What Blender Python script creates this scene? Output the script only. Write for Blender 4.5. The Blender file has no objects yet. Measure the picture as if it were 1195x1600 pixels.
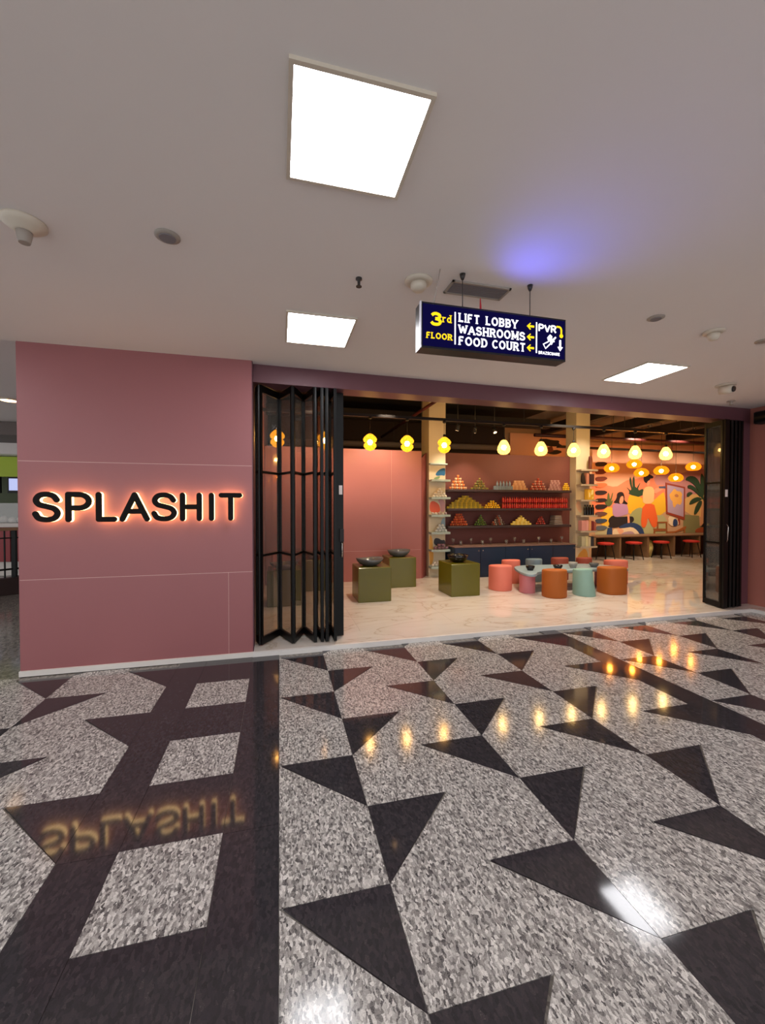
import bpy, bmesh, math, random
from math import sin, cos, pi, radians
from mathutils import Vector

random.seed(7)
scene = bpy.context.scene
COL = scene.collection

# ------------------------------------------------------------------ camera
cam_data = bpy.data.cameras.new('camera')
cam_data.sensor_fit = 'VERTICAL'
cam_data.sensor_height = 36.0
cam_data.lens = 635.8 / 1600.0 * 36.0
cam_data.clip_start = 0.02
cam = bpy.data.objects.new('camera', cam_data)
COL.objects.link(cam)
cam.location = (0, 0, 1.5)
cam.rotation_euler = (radians(90 - 0.93), 0, radians(-14.19))
scene.camera = cam

# ------------------------------------------------------------------ world and exposure
world = bpy.data.worlds.new('world')
scene.world = world
world.use_nodes = True
bgn = world.node_tree.nodes['Background']
bgn.inputs[0].default_value = (0.93, 0.92, 0.93, 1)
bgn.inputs[1].default_value = 1.0
scene.view_settings.view_transform = 'Standard'
scene.view_settings.look = 'None'
scene.view_settings.exposure = 0.72
scene.view_settings.gamma = 1.0
scene.view_settings.use_curve_mapping = False
scene.cycles.transparent_max_bounces = 48

PANEL_EMIT = 12.0       # mall ceiling panel lights
BULB_EMIT = 140.0       # bulbs in the pendant lamps
SPOT_W = 66.0          # shop track spots


# ------------------------------------------------------------------ materials
def lin(h):
    h = h.lstrip('#')
    v = [int(h[i:i + 2], 16) / 255 for i in (0, 2, 4)]
    return tuple(c / 12.92 if c <= 0.04045 else ((c + 0.055) / 1.055) ** 2.4 for c in v) + (1.0,)


MATS = {}


def mat(name, color='#808080', rough=0.5, metal=0.0, emit=None, estr=0.0, spec=0.5, noise=0.0, nscale=20.0, bump=0.0,
        coat=0.0):
    if name in MATS:
        return MATS[name]
    m = bpy.data.materials.new(name)
    m.use_nodes = True
    nt = m.node_tree
    b = nt.nodes['Principled BSDF']
    c = lin(color)
    b.inputs['Base Color'].default_value = c
    b.inputs['Roughness'].default_value = rough
    b.inputs['Metallic'].default_value = metal
    b.inputs['Specular IOR Level'].default_value = spec
    b.inputs['Coat Weight'].default_value = coat
    b.inputs['Coat Roughness'].default_value = 0.08
    if emit:
        b.inputs['Emission Color'].default_value = lin(emit)
        b.inputs['Emission Strength'].default_value = estr
    if noise > 0 or bump > 0:
        geo = nt.nodes.new('ShaderNodeNewGeometry')
        nz = nt.nodes.new('ShaderNodeTexNoise')
        nz.inputs['Scale'].default_value = nscale
        nz.inputs['Detail'].default_value = 4
        nt.links.new(geo.outputs['Position'], nz.inputs['Vector'])
        if noise > 0:
            r = nt.nodes.new('ShaderNodeMapRange')
            r.inputs['To Min'].default_value = 1 - noise
            r.inputs['To Max'].default_value = 1 + noise
            nt.links.new(nz.outputs['Fac'], r.inputs['Value'])
            mx = nt.nodes.new('ShaderNodeVectorMath')
            mx.operation = 'SCALE'
            mx.inputs[0].default_value = c[:3]
            nt.links.new(r.outputs['Result'], mx.inputs['Scale'])
            nt.links.new(mx.outputs['Vector'], b.inputs['Base Color'])
        if bump > 0:
            bp = nt.nodes.new('ShaderNodeBump')
            bp.inputs['Strength'].default_value = bump
            bp.inputs['Distance'].default_value = 0.01
            nt.links.new(nz.outputs['Fac'], bp.inputs['Height'])
            nt.links.new(bp.outputs['Normal'], b.inputs['Normal'])
    MATS[name] = m
    return m


def ramp(nt, stops):
    r = nt.nodes.new('ShaderNodeValToRGB')
    e = r.color_ramp.elements
    while len(e) < len(stops):
        e.new(0.5)
    for i, (p, c) in enumerate(stops):
        e[i].position = p
        e[i].color = lin(c)
    return r


def terrazzo(name, stops, scale, rough, flecks=None):
    """polished stone chips: stretched cells, each with its own grey, over a finer grain"""
    m = bpy.data.materials.new(name)
    m.use_nodes = True
    nt = m.node_tree
    L = nt.links.new
    b = nt.nodes['Principled BSDF']
    geo = nt.nodes.new('ShaderNodeNewGeometry')
    nz = nt.nodes.new('ShaderNodeTexNoise')
    nz.inputs['Scale'].default_value = 40
    nz.inputs['Detail'].default_value = 3
    L(geo.outputs['Position'], nz.inputs['Vector'])
    sc = nt.nodes.new('ShaderNodeVectorMath')
    sc.operation = 'MULTIPLY_ADD'
    sc.inputs[1].default_value = (0.02, 0.02, 0.0)
    L(nz.outputs['Color'], sc.inputs[0])
    L(geo.outputs['Position'], sc.inputs[2])
    mp = nt.nodes.new('ShaderNodeMapping')
    mp.inputs['Rotation'].default_value = (0, 0, radians(35))
    mp.inputs['Scale'].default_value = (1.0, 0.5, 1.0)
    L(sc.outputs['Vector'], mp.inputs['Vector'])
    vo = nt.nodes.new('ShaderNodeTexVoronoi')
    vo.inputs['Scale'].default_value = scale
    L(mp.outputs['Vector'], vo.inputs['Vector'])
    sep = nt.nodes.new('ShaderNodeSeparateColor')
    L(vo.outputs['Color'], sep.inputs['Color'])
    n2 = nt.nodes.new('ShaderNodeTexNoise')
    n2.inputs['Scale'].default_value = 260
    n2.inputs['Detail'].default_value = 2
    L(geo.outputs['Position'], n2.inputs['Vector'])
    mx = nt.nodes.new('ShaderNodeMath')
    mx.operation = 'MULTIPLY_ADD'
    mx.inputs[1].default_value = 0.55
    L(n2.outputs['Fac'], mx.inputs[0])
    ms = nt.nodes.new('ShaderNodeMath')
    ms.operation = 'MULTIPLY_ADD'
    ms.inputs[1].default_value = 0.75
    ms.inputs[2].default_value = -0.16
    L(sep.outputs['Red'], ms.inputs[0])
    L(ms.outputs[0], mx.inputs[2])
    r = ramp(nt, stops)
    L(mx.outputs[0], r.inputs['Fac'])
    L(r.outputs['Color'], b.inputs['Base Color'])
    b.inputs['Roughness'].default_value = rough
    b.inputs['Specular IOR Level'].default_value = 0.42
    MATS[name] = m
    return m


def marble(name):
    m = bpy.data.materials.new(name)
    m.use_nodes = True
    nt = m.node_tree
    L = nt.links.new
    b = nt.nodes['Principled BSDF']
    geo = nt.nodes.new('ShaderNodeNewGeometry')
    nz = nt.nodes.new('ShaderNodeTexNoise')
    nz.inputs['Scale'].default_value = 0.9
    nz.inputs['Detail'].default_value = 7
    nz.inputs['Distortion'].default_value = 1.2
    mp = nt.nodes.new('ShaderNodeMapping')
    mp.inputs['Rotation'].default_value = (0, 0, 0.6)
    mp.inputs['Scale'].default_value = (1.0, 2.6, 1.0)
    L(geo.outputs['Position'], mp.inputs['Vector'])
    L(mp.outputs['Vector'], nz.inputs['Vector'])
    r = ramp(nt, [(0.40, '#d9d0c6'), (0.49, '#d5cabe'), (0.505, '#bfb0a0'), (0.52, '#d7cdc2'), (0.7, '#ddd6ce')])
    L(nz.outputs['Fac'], r.inputs['Fac'])
    L(r.outputs['Color'], b.inputs['Base Color'])
    b.inputs['Roughness'].default_value = 0.03
    b.inputs['Specular IOR Level'].default_value = 0.95
    MATS[name] = m
    return m


def glass(name, tint='#b8b8b0', gloss=0.12, rough=0.03, haze=0.0):
    m = bpy.data.materials.new(name)
    m.use_nodes = True
    nt = m.node_tree
    nt.nodes.clear()
    out = nt.nodes.new('ShaderNodeOutputMaterial')
    tr = nt.nodes.new('ShaderNodeBsdfTransparent')
    tr.inputs[0].default_value = lin(tint)
    gl = nt.nodes.new('ShaderNodeBsdfGlossy')
    gl.inputs['Roughness'].default_value = rough
    fr = nt.nodes.new('ShaderNodeFresnel')
    fr.inputs['IOR'].default_value = 1.5
    ad = nt.nodes.new('ShaderNodeMath')
    ad.operation = 'ADD'
    ad.inputs[1].default_value = gloss
    nt.links.new(fr.outputs[0], ad.inputs[0])
    ge = nt.nodes.new('ShaderNodeNewGeometry')       # only the outer skin of a pane mirrors
    iv = nt.nodes.new('ShaderNodeMath')
    iv.operation = 'SUBTRACT'
    iv.inputs[0].default_value = 1.0
    nt.links.new(ge.outputs['Backfacing'], iv.inputs[1])
    mu_ = nt.nodes.new('ShaderNodeMath')
    mu_.operation = 'MULTIPLY'
    nt.links.new(ad.outputs[0], mu_.inputs[0])
    nt.links.new(iv.outputs[0], mu_.inputs[1])
    mx = nt.nodes.new('ShaderNodeMixShader')
    nt.links.new(mu_.outputs[0], mx.inputs[0])
    nt.links.new(tr.outputs[0], mx.inputs[1])
    nt.links.new(gl.outputs[0], mx.inputs[2])
    df = nt.nodes.new('ShaderNodeBsdfDiffuse')        # even whitish haze mixed into the pane
    df.inputs[0].default_value = lin('#d8d4cc')
    m2 = nt.nodes.new('ShaderNodeMixShader')
    m2.inputs[0].default_value = haze
    nt.links.new(mx.outputs[0], m2.inputs[1])
    nt.links.new(df.outputs[0], m2.inputs[2])
    nt.links.new(m2.outputs[0], out.inputs[0])
    MATS[name] = m
    return m


def amber_shade(name, tint, glow, strength, clear):
    """lit blown-glass shade: partly see-through amber, partly glowing"""
    m = bpy.data.materials.new(name)
    m.use_nodes = True
    nt = m.node_tree
    nt.nodes.clear()
    out = nt.nodes.new('ShaderNodeOutputMaterial')
    tr = nt.nodes.new('ShaderNodeBsdfTransparent')
    tr.inputs[0].default_value = lin(tint)
    em = nt.nodes.new('ShaderNodeEmission')
    em.inputs[0].default_value = lin(glow)
    geo = nt.nodes.new('ShaderNodeNewGeometry')
    vo = nt.nodes.new('ShaderNodeTexVoronoi')
    vo.inputs['Scale'].default_value = 45
    nt.links.new(geo.outputs['Position'], vo.inputs['Vector'])
    mr = nt.nodes.new('ShaderNodeMapRange')
    mr.inputs['From Max'].default_value = 0.7
    mr.inputs['To Min'].default_value = strength * 1.35
    mr.inputs['To Max'].default_value = strength * 0.6
    nt.links.new(vo.outputs['Distance'], mr.inputs['Value'])
    nt.links.new(mr.outputs['Result'], em.inputs[1])
    mx = nt.nodes.new('ShaderNodeMixShader')
    mx.inputs[0].default_value = clear
    nt.links.new(em.outputs[0], mx.inputs[1])
    nt.links.new(tr.outputs[0], mx.inputs[2])
    nt.links.new(mx.outputs[0], out.inputs[0])
    MATS[name] = m
    return m


def emis(name, color, strength):
    m = bpy.data.materials.new(name)
    m.use_nodes = True
    nt = m.node_tree
    nt.nodes.clear()
    out = nt.nodes.new('ShaderNodeOutputMaterial')
    em = nt.nodes.new('ShaderNodeEmission')
    em.inputs[0].default_value = lin(color)
    em.inputs[1].default_value = strength
    nt.links.new(em.outputs[0], out.inputs[0])
    MATS[name] = m
    return m


terrazzo('terrazzo', [(0.0, '#1f1d1e'), (0.16, '#5f5c5c'), (0.32, '#86827f'), (0.55, '#a39f9b'), (0.80, '#cac6c1'), (1.0, '#f0ede8')], 135, 0.11)
terrazzo('dark_granite', [(0.0, '#2c2a2d'), (0.5, '#363337'), (0.86, '#3e3a3d'), (0.95, '#4c484a'), (1.0, '#77726f')], 100, 0.065)
terrazzo('far_floor', [(0.0, '#55504c'), (0.5, '#6f6a64'), (1.0, '#8b857d')], 60, 0.12)
marble('marble')
glass('door_glass', '#e2ded8', 0.13, 0.04, 0.05)
glass('clear_glass', '#f0f0f0', 0.08, 0.02, 0.10)
amber_shade('amber_glass', '#ffd690', '#ffb028', 2.6, 0.55)
amber_shade('pale_amber_glass', '#ffe2b0', '#ffc65a', 4.5, 0.5)
amber_shade('woven_amber', '#ffb050', '#ff8612', 2.0, 0.45)
emis('bulb', '#ffe6b8', BULB_EMIT)
emis('panel_glow', '#fdfcff', PANEL_EMIT)
emis('sign_blue', '#16124e', 0.35)
emis('sign_white', '#f6f4ff', 1.5)
emis('sign_yellow', '#ffcb1a', 0.95)
emis('letter_glow', '#ffcf8a', 4.6)
emis('screen_glow', '#a9b0d8', 0.8)
emis('downlight_glow', '#ffc890', 5.0)
mat('pink_wall', '#955c5e', 0.45, noise=0.03, nscale=3)
mat('plum_beam', '#663f48', 0.45, noise=0.03, nscale=3)
mat('terracotta_wall', '#a8685a', 0.5, noise=0.03, nscale=3)
mat('seam', '#d9b9b0', 0.6)
mat('ceiling_paint', '#e3dfdd', 0.85, noise=0.015, nscale=2)
mat('white_trim', '#d8d3cd', 0.5)
mat('sill_stone', '#d9d6d2', 0.3, noise=0.03, nscale=8)
mat('grout', '#3b3836', 0.7)
mat('marble_grout', '#b9a998', 0.5)
mat('black_metal', '#060606', 0.4, spec=0.25)
mat('soft_black', '#121113', 0.6)
mat('letter_black', '#0e0806', 0.6, spec=0.15)
mat('unlit_back_wall', '#2a1c18', 0.8)
mat('black_ceiling', '#0c0909', 0.9)
mat('grey_ceiling', '#7a736d', 0.9)
mat('duct_brown', '#1a1312', 0.7)
mat('red_pipe', '#421613', 0.5)
mat('rail_metal', '#2a2725', 0.4)
mat('inner_pink', '#ad6d68', 0.4, noise=0.03, nscale=3)
mat('inner_red', '#8e4642', 0.5)
mat('shelf_wall', '#743f35', 0.55, noise=0.03, nscale=3)
mat('shelf_dark', '#3a2a2b', 0.5)
mat('cream_column', '#d8c9a8', 0.6, noise=0.02, nscale=4)
mat('tan_wall', '#c9a27c', 0.7)
mat('navy', '#1a2f49', 0.4)
mat('cabinet_edge', '#7d6259', 0.5)
mat('olive_green', '#5b5607', 0.22)
mat('mint', '#a9bcb6', 0.5)
mat('grey_shelf', '#b3a793', 0.5)
mat('black_ceramic', '#111012', 0.15)
mat('slate_ceramic', '#5a5c5e', 0.22)
mat('stone_grey', '#8a8a84', 0.6, noise=0.1, nscale=40)
mat('table_blue', '#8ea3ab', 0.4)
mat('table_pink', '#c5767e', 0.5)
mat('salmon', '#e07a66', 0.7)
mat('rust', '#a3560f', 0.65)
mat('stool_mint', '#86ab9f', 0.7)
mat('stool_grey', '#71858f', 0.7)
mat('brick_red', '#9c4a38', 0.7)
mat('maroon', '#5e1f22', 0.7)
mat('wood', '#7d6147', 0.5, noise=0.12, nscale=9)
mat('dark_wood', '#4f3626', 0.5, noise=0.12, nscale=9)
mat('red_seat', '#b32218', 0.6)
mat('drum_yellow', '#d9cf86', 0.4, noise=0.1, nscale=20)
mat('plastic_white', '#cbc2b3', 0.45)
mat('plastic_grey', '#9b938b', 0.5)
mat('vent_dark', '#7a777c', 0.7)
mat('chrome', '#b9b5b0', 0.25, metal=1.0)
mat('red_tag', '#b3202c', 0.5)
mat('sign_case', '#0d0d14', 0.3)
mat('sign_edge', '#c9c9d4', 0.3)
mat('lime', '#a4bd1f', 0.5)
mat('dark_green', '#3d4a20', 0.5)
mat('red_panel', '#8a1720', 0.4)
mat('brown_kerb', '#2a2120', 0.4)
mat('gray_bulkhead', '#6b6360', 0.8)
mat('sticker', '#e0d6d2', 0.5)


# ------------------------------------------------------------------ mesh building
class MB:
    def __init__(self):
        self.v = []
        self.f = []
        self.sm = []

    def _add(self, vs, fs, smooth=False):
        n = len(self.v)
        self.v += [tuple(p) for p in vs]
        self.f += [tuple(i + n for i in f) for f in fs]
        self.sm += [smooth] * len(fs)
        return self

    def box(self, x0, x1, y0, y1, z0, z1):
        vs = [(x, y, z) for z in (z0, z1) for y in (y0, y1) for x in (x0, x1)]
        fs = [(0, 2, 3, 1), (4, 5, 7, 6), (0, 1, 5, 4), (2, 6, 7, 3), (0, 4, 6, 2), (1, 3, 7, 5)]
        return self._add(vs, fs)

    def cbox(self, x0, x1, y0, y1, z0, z1, c=0.01):
        """box with chamfered vertical and top/bottom edges"""
        def loop(d, z):
            return [(x0 + d + c, y0 + d, z), (x1 - d - c, y0 + d, z), (x1 - d, y0 + d + c, z), (x1 - d, y1 - d - c, z),
                    (x1 - d - c, y1 - d, z), (x0 + d + c, y1 - d, z), (x0 + d, y1 - d - c, z), (x0 + d, y0 + d + c, z)]
        return self.loops([loop(c, z0), loop(0, z0 + c), loop(0, z1 - c), loop(c, z1)])

    def loops(self, ls, smooth=False, closed=True, caps=True):
        n = len(ls[0])
        vs = [p for l in ls for p in l]
        fs = []
        for k in range(len(ls) - 1):
            for i in range(n if closed else n - 1):
                j = (i + 1) % n
                fs.append((k * n + i, k * n + j, (k + 1) * n + j, (k + 1) * n + i))
        m = len(self.f)
        self._add(vs, fs, smooth)
        if caps:
            b = len(self.v) - len(vs)
            self.f.append(tuple(b + i for i in reversed(range(n))))
            self.f.append(tuple(b + (len(ls) - 1) * n + i for i in range(n)))
            self.sm += [False, False]
        return self

    def prism(self, poly, z0, z1):
        """polygon in XY (counter-clockwise) pulled from z0 to z1"""
        return self.loops([[(x, y, z0) for x, y in poly], [(x, y, z1) for x, y in poly]])

    def slab(self, poly, y0, y1):
        """polygon in XZ pulled from y0 (front) to y1"""
        a = sum(poly[i][0] * poly[(i + 1) % len(poly)][1] - poly[(i + 1) % len(poly)][0] * poly[i][1] for i in range(len(poly)))
        if a > 0:
            poly = poly[::-1]
        return self.loops([[(x, y0, z) for x, z in poly], [(x, y1, z) for x, z in poly]][::-1][::-1])

    def lathe(self, prof, cx=0, cy=0, cz=0, seg=20, smooth=True, sx=1, sy=1, caps=True):
        ls = [[(cx + sx * r * cos(2 * pi * i / seg), cy + sy * r * sin(2 * pi * i / seg), cz + z) for i in range(seg)] for r, z in prof]
        return self.loops(ls, smooth=smooth, caps=caps)

    def tube(self, pts, r, seg=8, smooth=True):
        pts = [Vector(p) for p in pts]
        ls = []
        for i, p in enumerate(pts):
            d = (pts[min(i + 1, len(pts) - 1)] - pts[max(i - 1, 0)]).normalized()
            up = Vector((0, 0, 1)) if abs(d.z) < 0.9 else Vector((1, 0, 0))
            a = d.cross(up).normalized()
            b = d.cross(a).normalized()
            rr = r[i] if isinstance(r, (list, tuple)) else r
            ls.append([tuple(p + rr * (cos(2 * pi * k / seg) * a + sin(2 * pi * k / seg) * b)) for k in range(seg)])
        return self.loops(ls, smooth=smooth)

    def bar(self, p0, p1, w, h):
        """rectangular bar between two points; w sideways, h upward"""
        p0, p1 = Vector(p0), Vector(p1)
        d = (p1 - p0).normalized()
        up = Vector((0, 0, 1)) if abs(d.z) < 0.95 else Vector((0, 1, 0))
        a = d.cross(up).normalized() * w / 2
        b = a.cross(d).normalized() * h / 2
        ls = [[tuple(p + s * a + t * b) for s, t in ((-1, -1), (1, -1), (1, 1), (-1, 1))] for p in (p0, p1)]
        return self.loops(ls)

    def mesh(self, name, material, org=(0, 0, 0)):
        me = bpy.data.meshes.new(name)
        me.from_pydata([(x - org[0], y - org[1], z - org[2]) for x, y, z in self.v], [], self.f)
        if any(self.sm):
            for p, s in zip(me.polygons, self.sm):
                p.use_smooth = s
        me.materials.append(MATS[material])
        bm = bmesh.new()
        bm.from_mesh(me)
        bmesh.ops.recalc_face_normals(bm, faces=bm.faces)
        bm.to_mesh(me)
        bm.free()
        return me

    def build(self, name, material, parent=None, org=None):
        """link as one object; vertices given in world space"""
        if parent is not None:
            o0 = wloc(parent)
        else:
            o0 = org if org is not None else base_of(self.v)
        me = self.mesh(name, material, o0)
        o = bpy.data.objects.new(name, me)
        COL.objects.link(o)
        if parent is not None:
            o.parent = parent
        else:
            o.location = o0
        return o


def base_of(vs):
    xs, ys, zs = zip(*vs)
    return ((min(xs) + max(xs)) / 2, (min(ys) + max(ys)) / 2, min(zs))


def wloc(o):
    p = Vector(o.location)
    while o.parent is not None:
        o = o.parent
        p = p + Vector(o.location)
    return tuple(p)


def tag(o, label, cat, group=None, kind=None):
    if label:
        o['label'] = label
    if cat:
        o['category'] = cat
    if group:
        o['group'] = group
    if kind:
        o['kind'] = kind
    return o


def thing(name, loc, label, cat, group=None, kind=None):
    o = bpy.data.objects.new(name, None)
    o.empty_display_size = 0.1
    COL.objects.link(o)
    o.location = loc
    return tag(o, label, cat, group, kind)


def struct(o, label=None):
    o['kind'] = 'structure'
    if label:
        o['label'] = label
    return o


def copy_tree(root, loc, label, group=None, parent=None):
    r = root.copy()
    COL.objects.link(r)
    if parent is None:
        r.location = loc
        r['label'] = label
        if group:
            r['group'] = group
    else:
        r.parent = parent
    for ch in list(root.children):
        copy_tree(ch, None, None, None, r)
    return r


def chaikin(p, n=1):
    for _ in range(n):
        q = []
        for i in range(len(p)):
            a, b = p[i], p[(i + 1) % len(p)]
            q.append((a[0] * .75 + b[0] * .25, a[1] * .75 + b[1] * .25))
            q.append((a[0] * .25 + b[0] * .75, a[1] * .25 + b[1] * .75))
        p = q
    return p


# ------------------------------------------------------------------ stroke lettering
def arc(cx, cy, rx, ry, a0, a1, n=10):
    return [(cx + rx * cos(radians(a0 + (a1 - a0) * i / n)), cy + ry * sin(radians(a0 + (a1 - a0) * i / n))) for i in range(n + 1)]


def spline(p, n=4):
    out = []
    for i in range(len(p) - 1):
        p0, p1, p2, p3 = p[max(i - 1, 0)], p[i], p[i + 1], p[min(i + 2, len(p) - 1)]
        for k in range(n):
            t = k / n
            out.append(tuple(0.5 * (2 * p1[c] + (p2[c] - p0[c]) * t + (2 * p0[c] - 5 * p1[c] + 4 * p2[c] - p3[c]) * t * t
                                    + (3 * p1[c] - p0[c] - 3 * p2[c] + p3[c]) * t ** 3) for c in (0, 1)))
    return out + [p[-1]]


S_CURVE = spline([(.60, .78), (.50, .94), (.32, 1.0), (.13, .95), (.04, .77), (.12, .60), (.32, .52), (.53, .43), (.62, .25),
                  (.53, .06), (.32, 0), (.11, .06), (.02, .23)])
# width, strokes, serif ends (x, y)
FONT = {
    'S': (.64, [S_CURVE], []),
    'P': (.62, [[(.06, 0), (.06, 1)], [(.06, 1), (.33, 1)] + arc(.33, .73, .27, .27, 90, -90) + [(.06, .46)]], [(.06, 0), (.06, 1)]),
    'L': (.52, [[(.06, 1), (.06, 0)], [(.06, 0), (.52, 0)]], [(.06, 1), (.06, 0)]),
    'A': (.76, [[(.02, 0), (.38, 1)], [(.38, 1), (.74, 0)], [(.17, .32), (.59, .32)]], [(.02, 0), (.74, 0)]),
    'H': (.68, [[(.06, 0), (.06, 1)], [(.62, 0), (.62, 1)], [(.06, .5), (.62, .5)]], [(.06, 0), (.06, 1), (.62, 0), (.62, 1)]),
    'I': (.12, [[(.06, 0), (.06, 1)]], [(.06, 0), (.06, 1)]),
    'T': (.68, [[(.34, 0), (.34, 1)], [(.02, 1), (.66, 1)]], [(.34, 0)]),
    'F': (.56, [[(.06, 0), (.06, 1)], [(.06, 1), (.54, 1)], [(.06, .52), (.44, .52)]], [(.06, 0)]),
    'O': (.76, [arc(.38, .5, .34, .5, 90, 450, 24)], []),
    'B': (.62, [[(.06, 0), (.06, 1)], [(.06, 1), (.32, 1)] + arc(.32, .76, .22, .24, 90, -90) + [(.06, .52)],
                [(.06, .52), (.34, .52)] + arc(.34, .26, .24, .26, 90, -90) + [(.06, 0)]], [(.06, 0), (.06, 1)]),
    'Y': (.70, [[(.02, 1), (.35, .45)], [(.68, 1), (.35, .45)], [(.35, .45), (.35, 0)]], [(.02, 1), (.68, 1), (.35, 0)]),
    'W': (1.0, [[(.02, 1), (.26, 0)], [(.26, 0), (.5, .9)], [(.5, .9), (.74, 0)], [(.74, 0), (.98, 1)]], [(.02, 1), (.98, 1)]),
    'R': (.66, [[(.06, 0), (.06, 1)], [(.06, 1), (.33, 1)] + arc(.33, .75, .25, .25, 90, -90) + [(.06, .5)], [(.32, .5), (.62, 0)]],
          [(.06, 0), (.06, 1), (.62, 0)]),
    'M': (.86, [[(.06, 0), (.06, 1)], [(.06, 1), (.43, .15)], [(.43, .15), (.80, 1)], [(.80, 1), (.80, 0)]], [(.06, 0), (.06, 1), (.8, 0), (.8, 1)]),
    'D': (.68, [[(.06, 0), (.06, 1)], [(.06, 1), (.28, 1)] + arc(.28, .5, .34, .5, 90, -90, 14) + [(.06, 0)]], [(.06, 0), (.06, 1)]),
    'C': (.68, [arc(.38, .5, .34, .5, 45, 315, 18)], []),
    'U': (.68, [[(.06, 1), (.06, .3)] + arc(.34, .3, .28, .3, 180, 360, 12) + [(.62, 1)]], [(.06, 1), (.62, 1)]),
    'V': (.66, [[(.02, 1), (.33, 0)], [(.33, 0), (.64, 1)]], []),
    'Z': (.6, [[(.04, 1), (.56, 1)], [(.56, 1), (.04, 0)], [(.04, 0), (.56, 0)]], []),
    'E': (.54, [[(.06, 0), (.06, 1)], [(.06, 1), (.52, 1)], [(.06, .5), (.46, .5)], [(.06, 0), (.52, 0)]], []),
    '3': (.6, [spline([(.06, .82), (.16, .96), (.32, 1.0), (.5, .9), (.52, .72), (.4, .56), (.26, .53)]),
               spline([(.26, .53), (.46, .46), (.56, .28), (.48, .07), (.3, 0), (.12, .04), (.03, .2)])], []),
    'r': (.46, [[(.08, 0), (.08, .66)], [(.08, .4), (.2, .6), (.42, .64)]], [(.08, 0), (.08, .66)]),
    'd': (.58, [[(.48, 0), (.48, 1)], arc(.27, .32, .21, .32, 90, 450, 16)], [(.48, 0), (.48, 1)]),
    ' ': (.42, [], []),
}


def stroke(mb, pts, hw, y0, y1, rounded=False, seg=8):
    """flat ribbon of half-width hw along pts (x, z), pulled from y0 to y1; optionally with round ends"""
    n = len(pts)
    closed = math.dist(pts[0], pts[-1]) < 1e-6
    le, ri = [], []
    for i in range(n):
        if closed:
            a, b = pts[i - 1 if i > 0 else n - 2], pts[i + 1 if i < n - 1 else 1]
        else:
            a, b = pts[max(i - 1, 0)], pts[min(i + 1, n - 1)]
        dx, dz = b[0] - a[0], b[1] - a[1]
        l = math.hypot(dx, dz) or 1
        nx, nz = -dz / l, dx / l
        le.append((pts[i][0] + nx * hw, pts[i][1] + nz * hw))
        ri.append((pts[i][0] - nx * hw, pts[i][1] - nz * hw))
    if closed:
        vs, fs = [], []
        for (a, b) in zip(le, ri):
            vs += [(a[0], y0, a[1]), (b[0], y0, b[1]), (a[0], y1, a[1]), (b[0], y1, b[1])]
        for i in range(n - 1):
            k, m = 4 * i, 4 * i + 4
            fs += [(k, k + 1, m + 1, m), (k + 2, m + 2, m + 3, k + 3), (k, m, m + 2, k + 2), (k + 1, k + 3, m + 3, m + 1)]
        mb._add(vs, fs)
        return
    capA, capB = [], []
    if rounded:
        d0 = math.atan2(ri[0][1] - pts[0][1], ri[0][0] - pts[0][0])
        capA = [(pts[0][0] + hw * cos(d0 - pi * k / seg), pts[0][1] + hw * sin(d0 - pi * k / seg)) for k in range(1, seg)]
        d1 = math.atan2(le[-1][1] - pts[-1][1], le[-1][0] - pts[-1][0])
        capB = [(pts[-1][0] + hw * cos(d1 - pi * k / seg), pts[-1][1] + hw * sin(d1 - pi * k / seg)) for k in range(1, seg)]
    poly = le + capB + ri[::-1] + capA
    mb.loops([[(x, y0, z) for x, z in poly], [(x, y1, z) for x, z in poly]])


def letter(mb, ch, x, z, h, sx, hw, y0, y1, rounded=False, serif=0.0):
    w, strokes, ends = FONT[ch]
    for s in strokes:
        p = [(x + a * sx, z + hw + b * (h - 2 * hw)) for a, b in s]
        stroke(mb, p, hw, y0, y1, rounded)
    if serif > 0:
        for a, b in ends:
            px, pz = x + a * sx, z + hw + b * (h - 2 * hw)
            top = b > 0.5
            zc = (z + h - hw * .42) if top and b > .9 else (pz if top else z + hw * .42)
            mb.box(px - serif, px + serif, y0, y1, zc - hw * .45, zc + hw * .45)
    return w * sx


def text(mb, s, x0, x1, z, h, hw, y0, y1, serif=0.0, rounded=False, gap=.17):
    tot = sum(FONT[c][0] for c in s) + gap * (len(s) - 1)
    sx = (x1 - x0) / tot
    x = x0
    for c in s:
        letter(mb, c, x, z, h, sx, hw, y0, y1, rounded, serif)
        x += (FONT[c][0] + gap) * sx


# ================================================================== THE SETTING
ZC = 2.92          # mall ceiling
ZS = 0.045         # shop floor
SILL = lambda x: 4.19 + (x + 0.25) * 0.009      # front edge of the stone sill

# ---- mall floor: base slab plus one prism per stone piece
fl = struct(MB().box(-11, 7.2, -3.2, 14, -0.12, -0.006).build('floor', 'far_floor', org=(0, 0, 0)),
            'black and grey polished stone mall floor with triangle pattern')


def clip(poly, n, d):
    """keep the side n.p <= d"""
    out = []
    for i in range(len(poly)):
        a, b = poly[i], poly[(i + 1) % len(poly)]
        da, db = n[0] * a[0] + n[1] * a[1] - d, n[0] * b[0] + n[1] * b[1] - d
        if da <= 0:
            out.append(a)
        if da * db < 0:
            t = da / (da - db)
            out.append((a[0] + t * (b[0] - a[0]), a[1] + t * (b[1] - a[1])))
    return out


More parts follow.
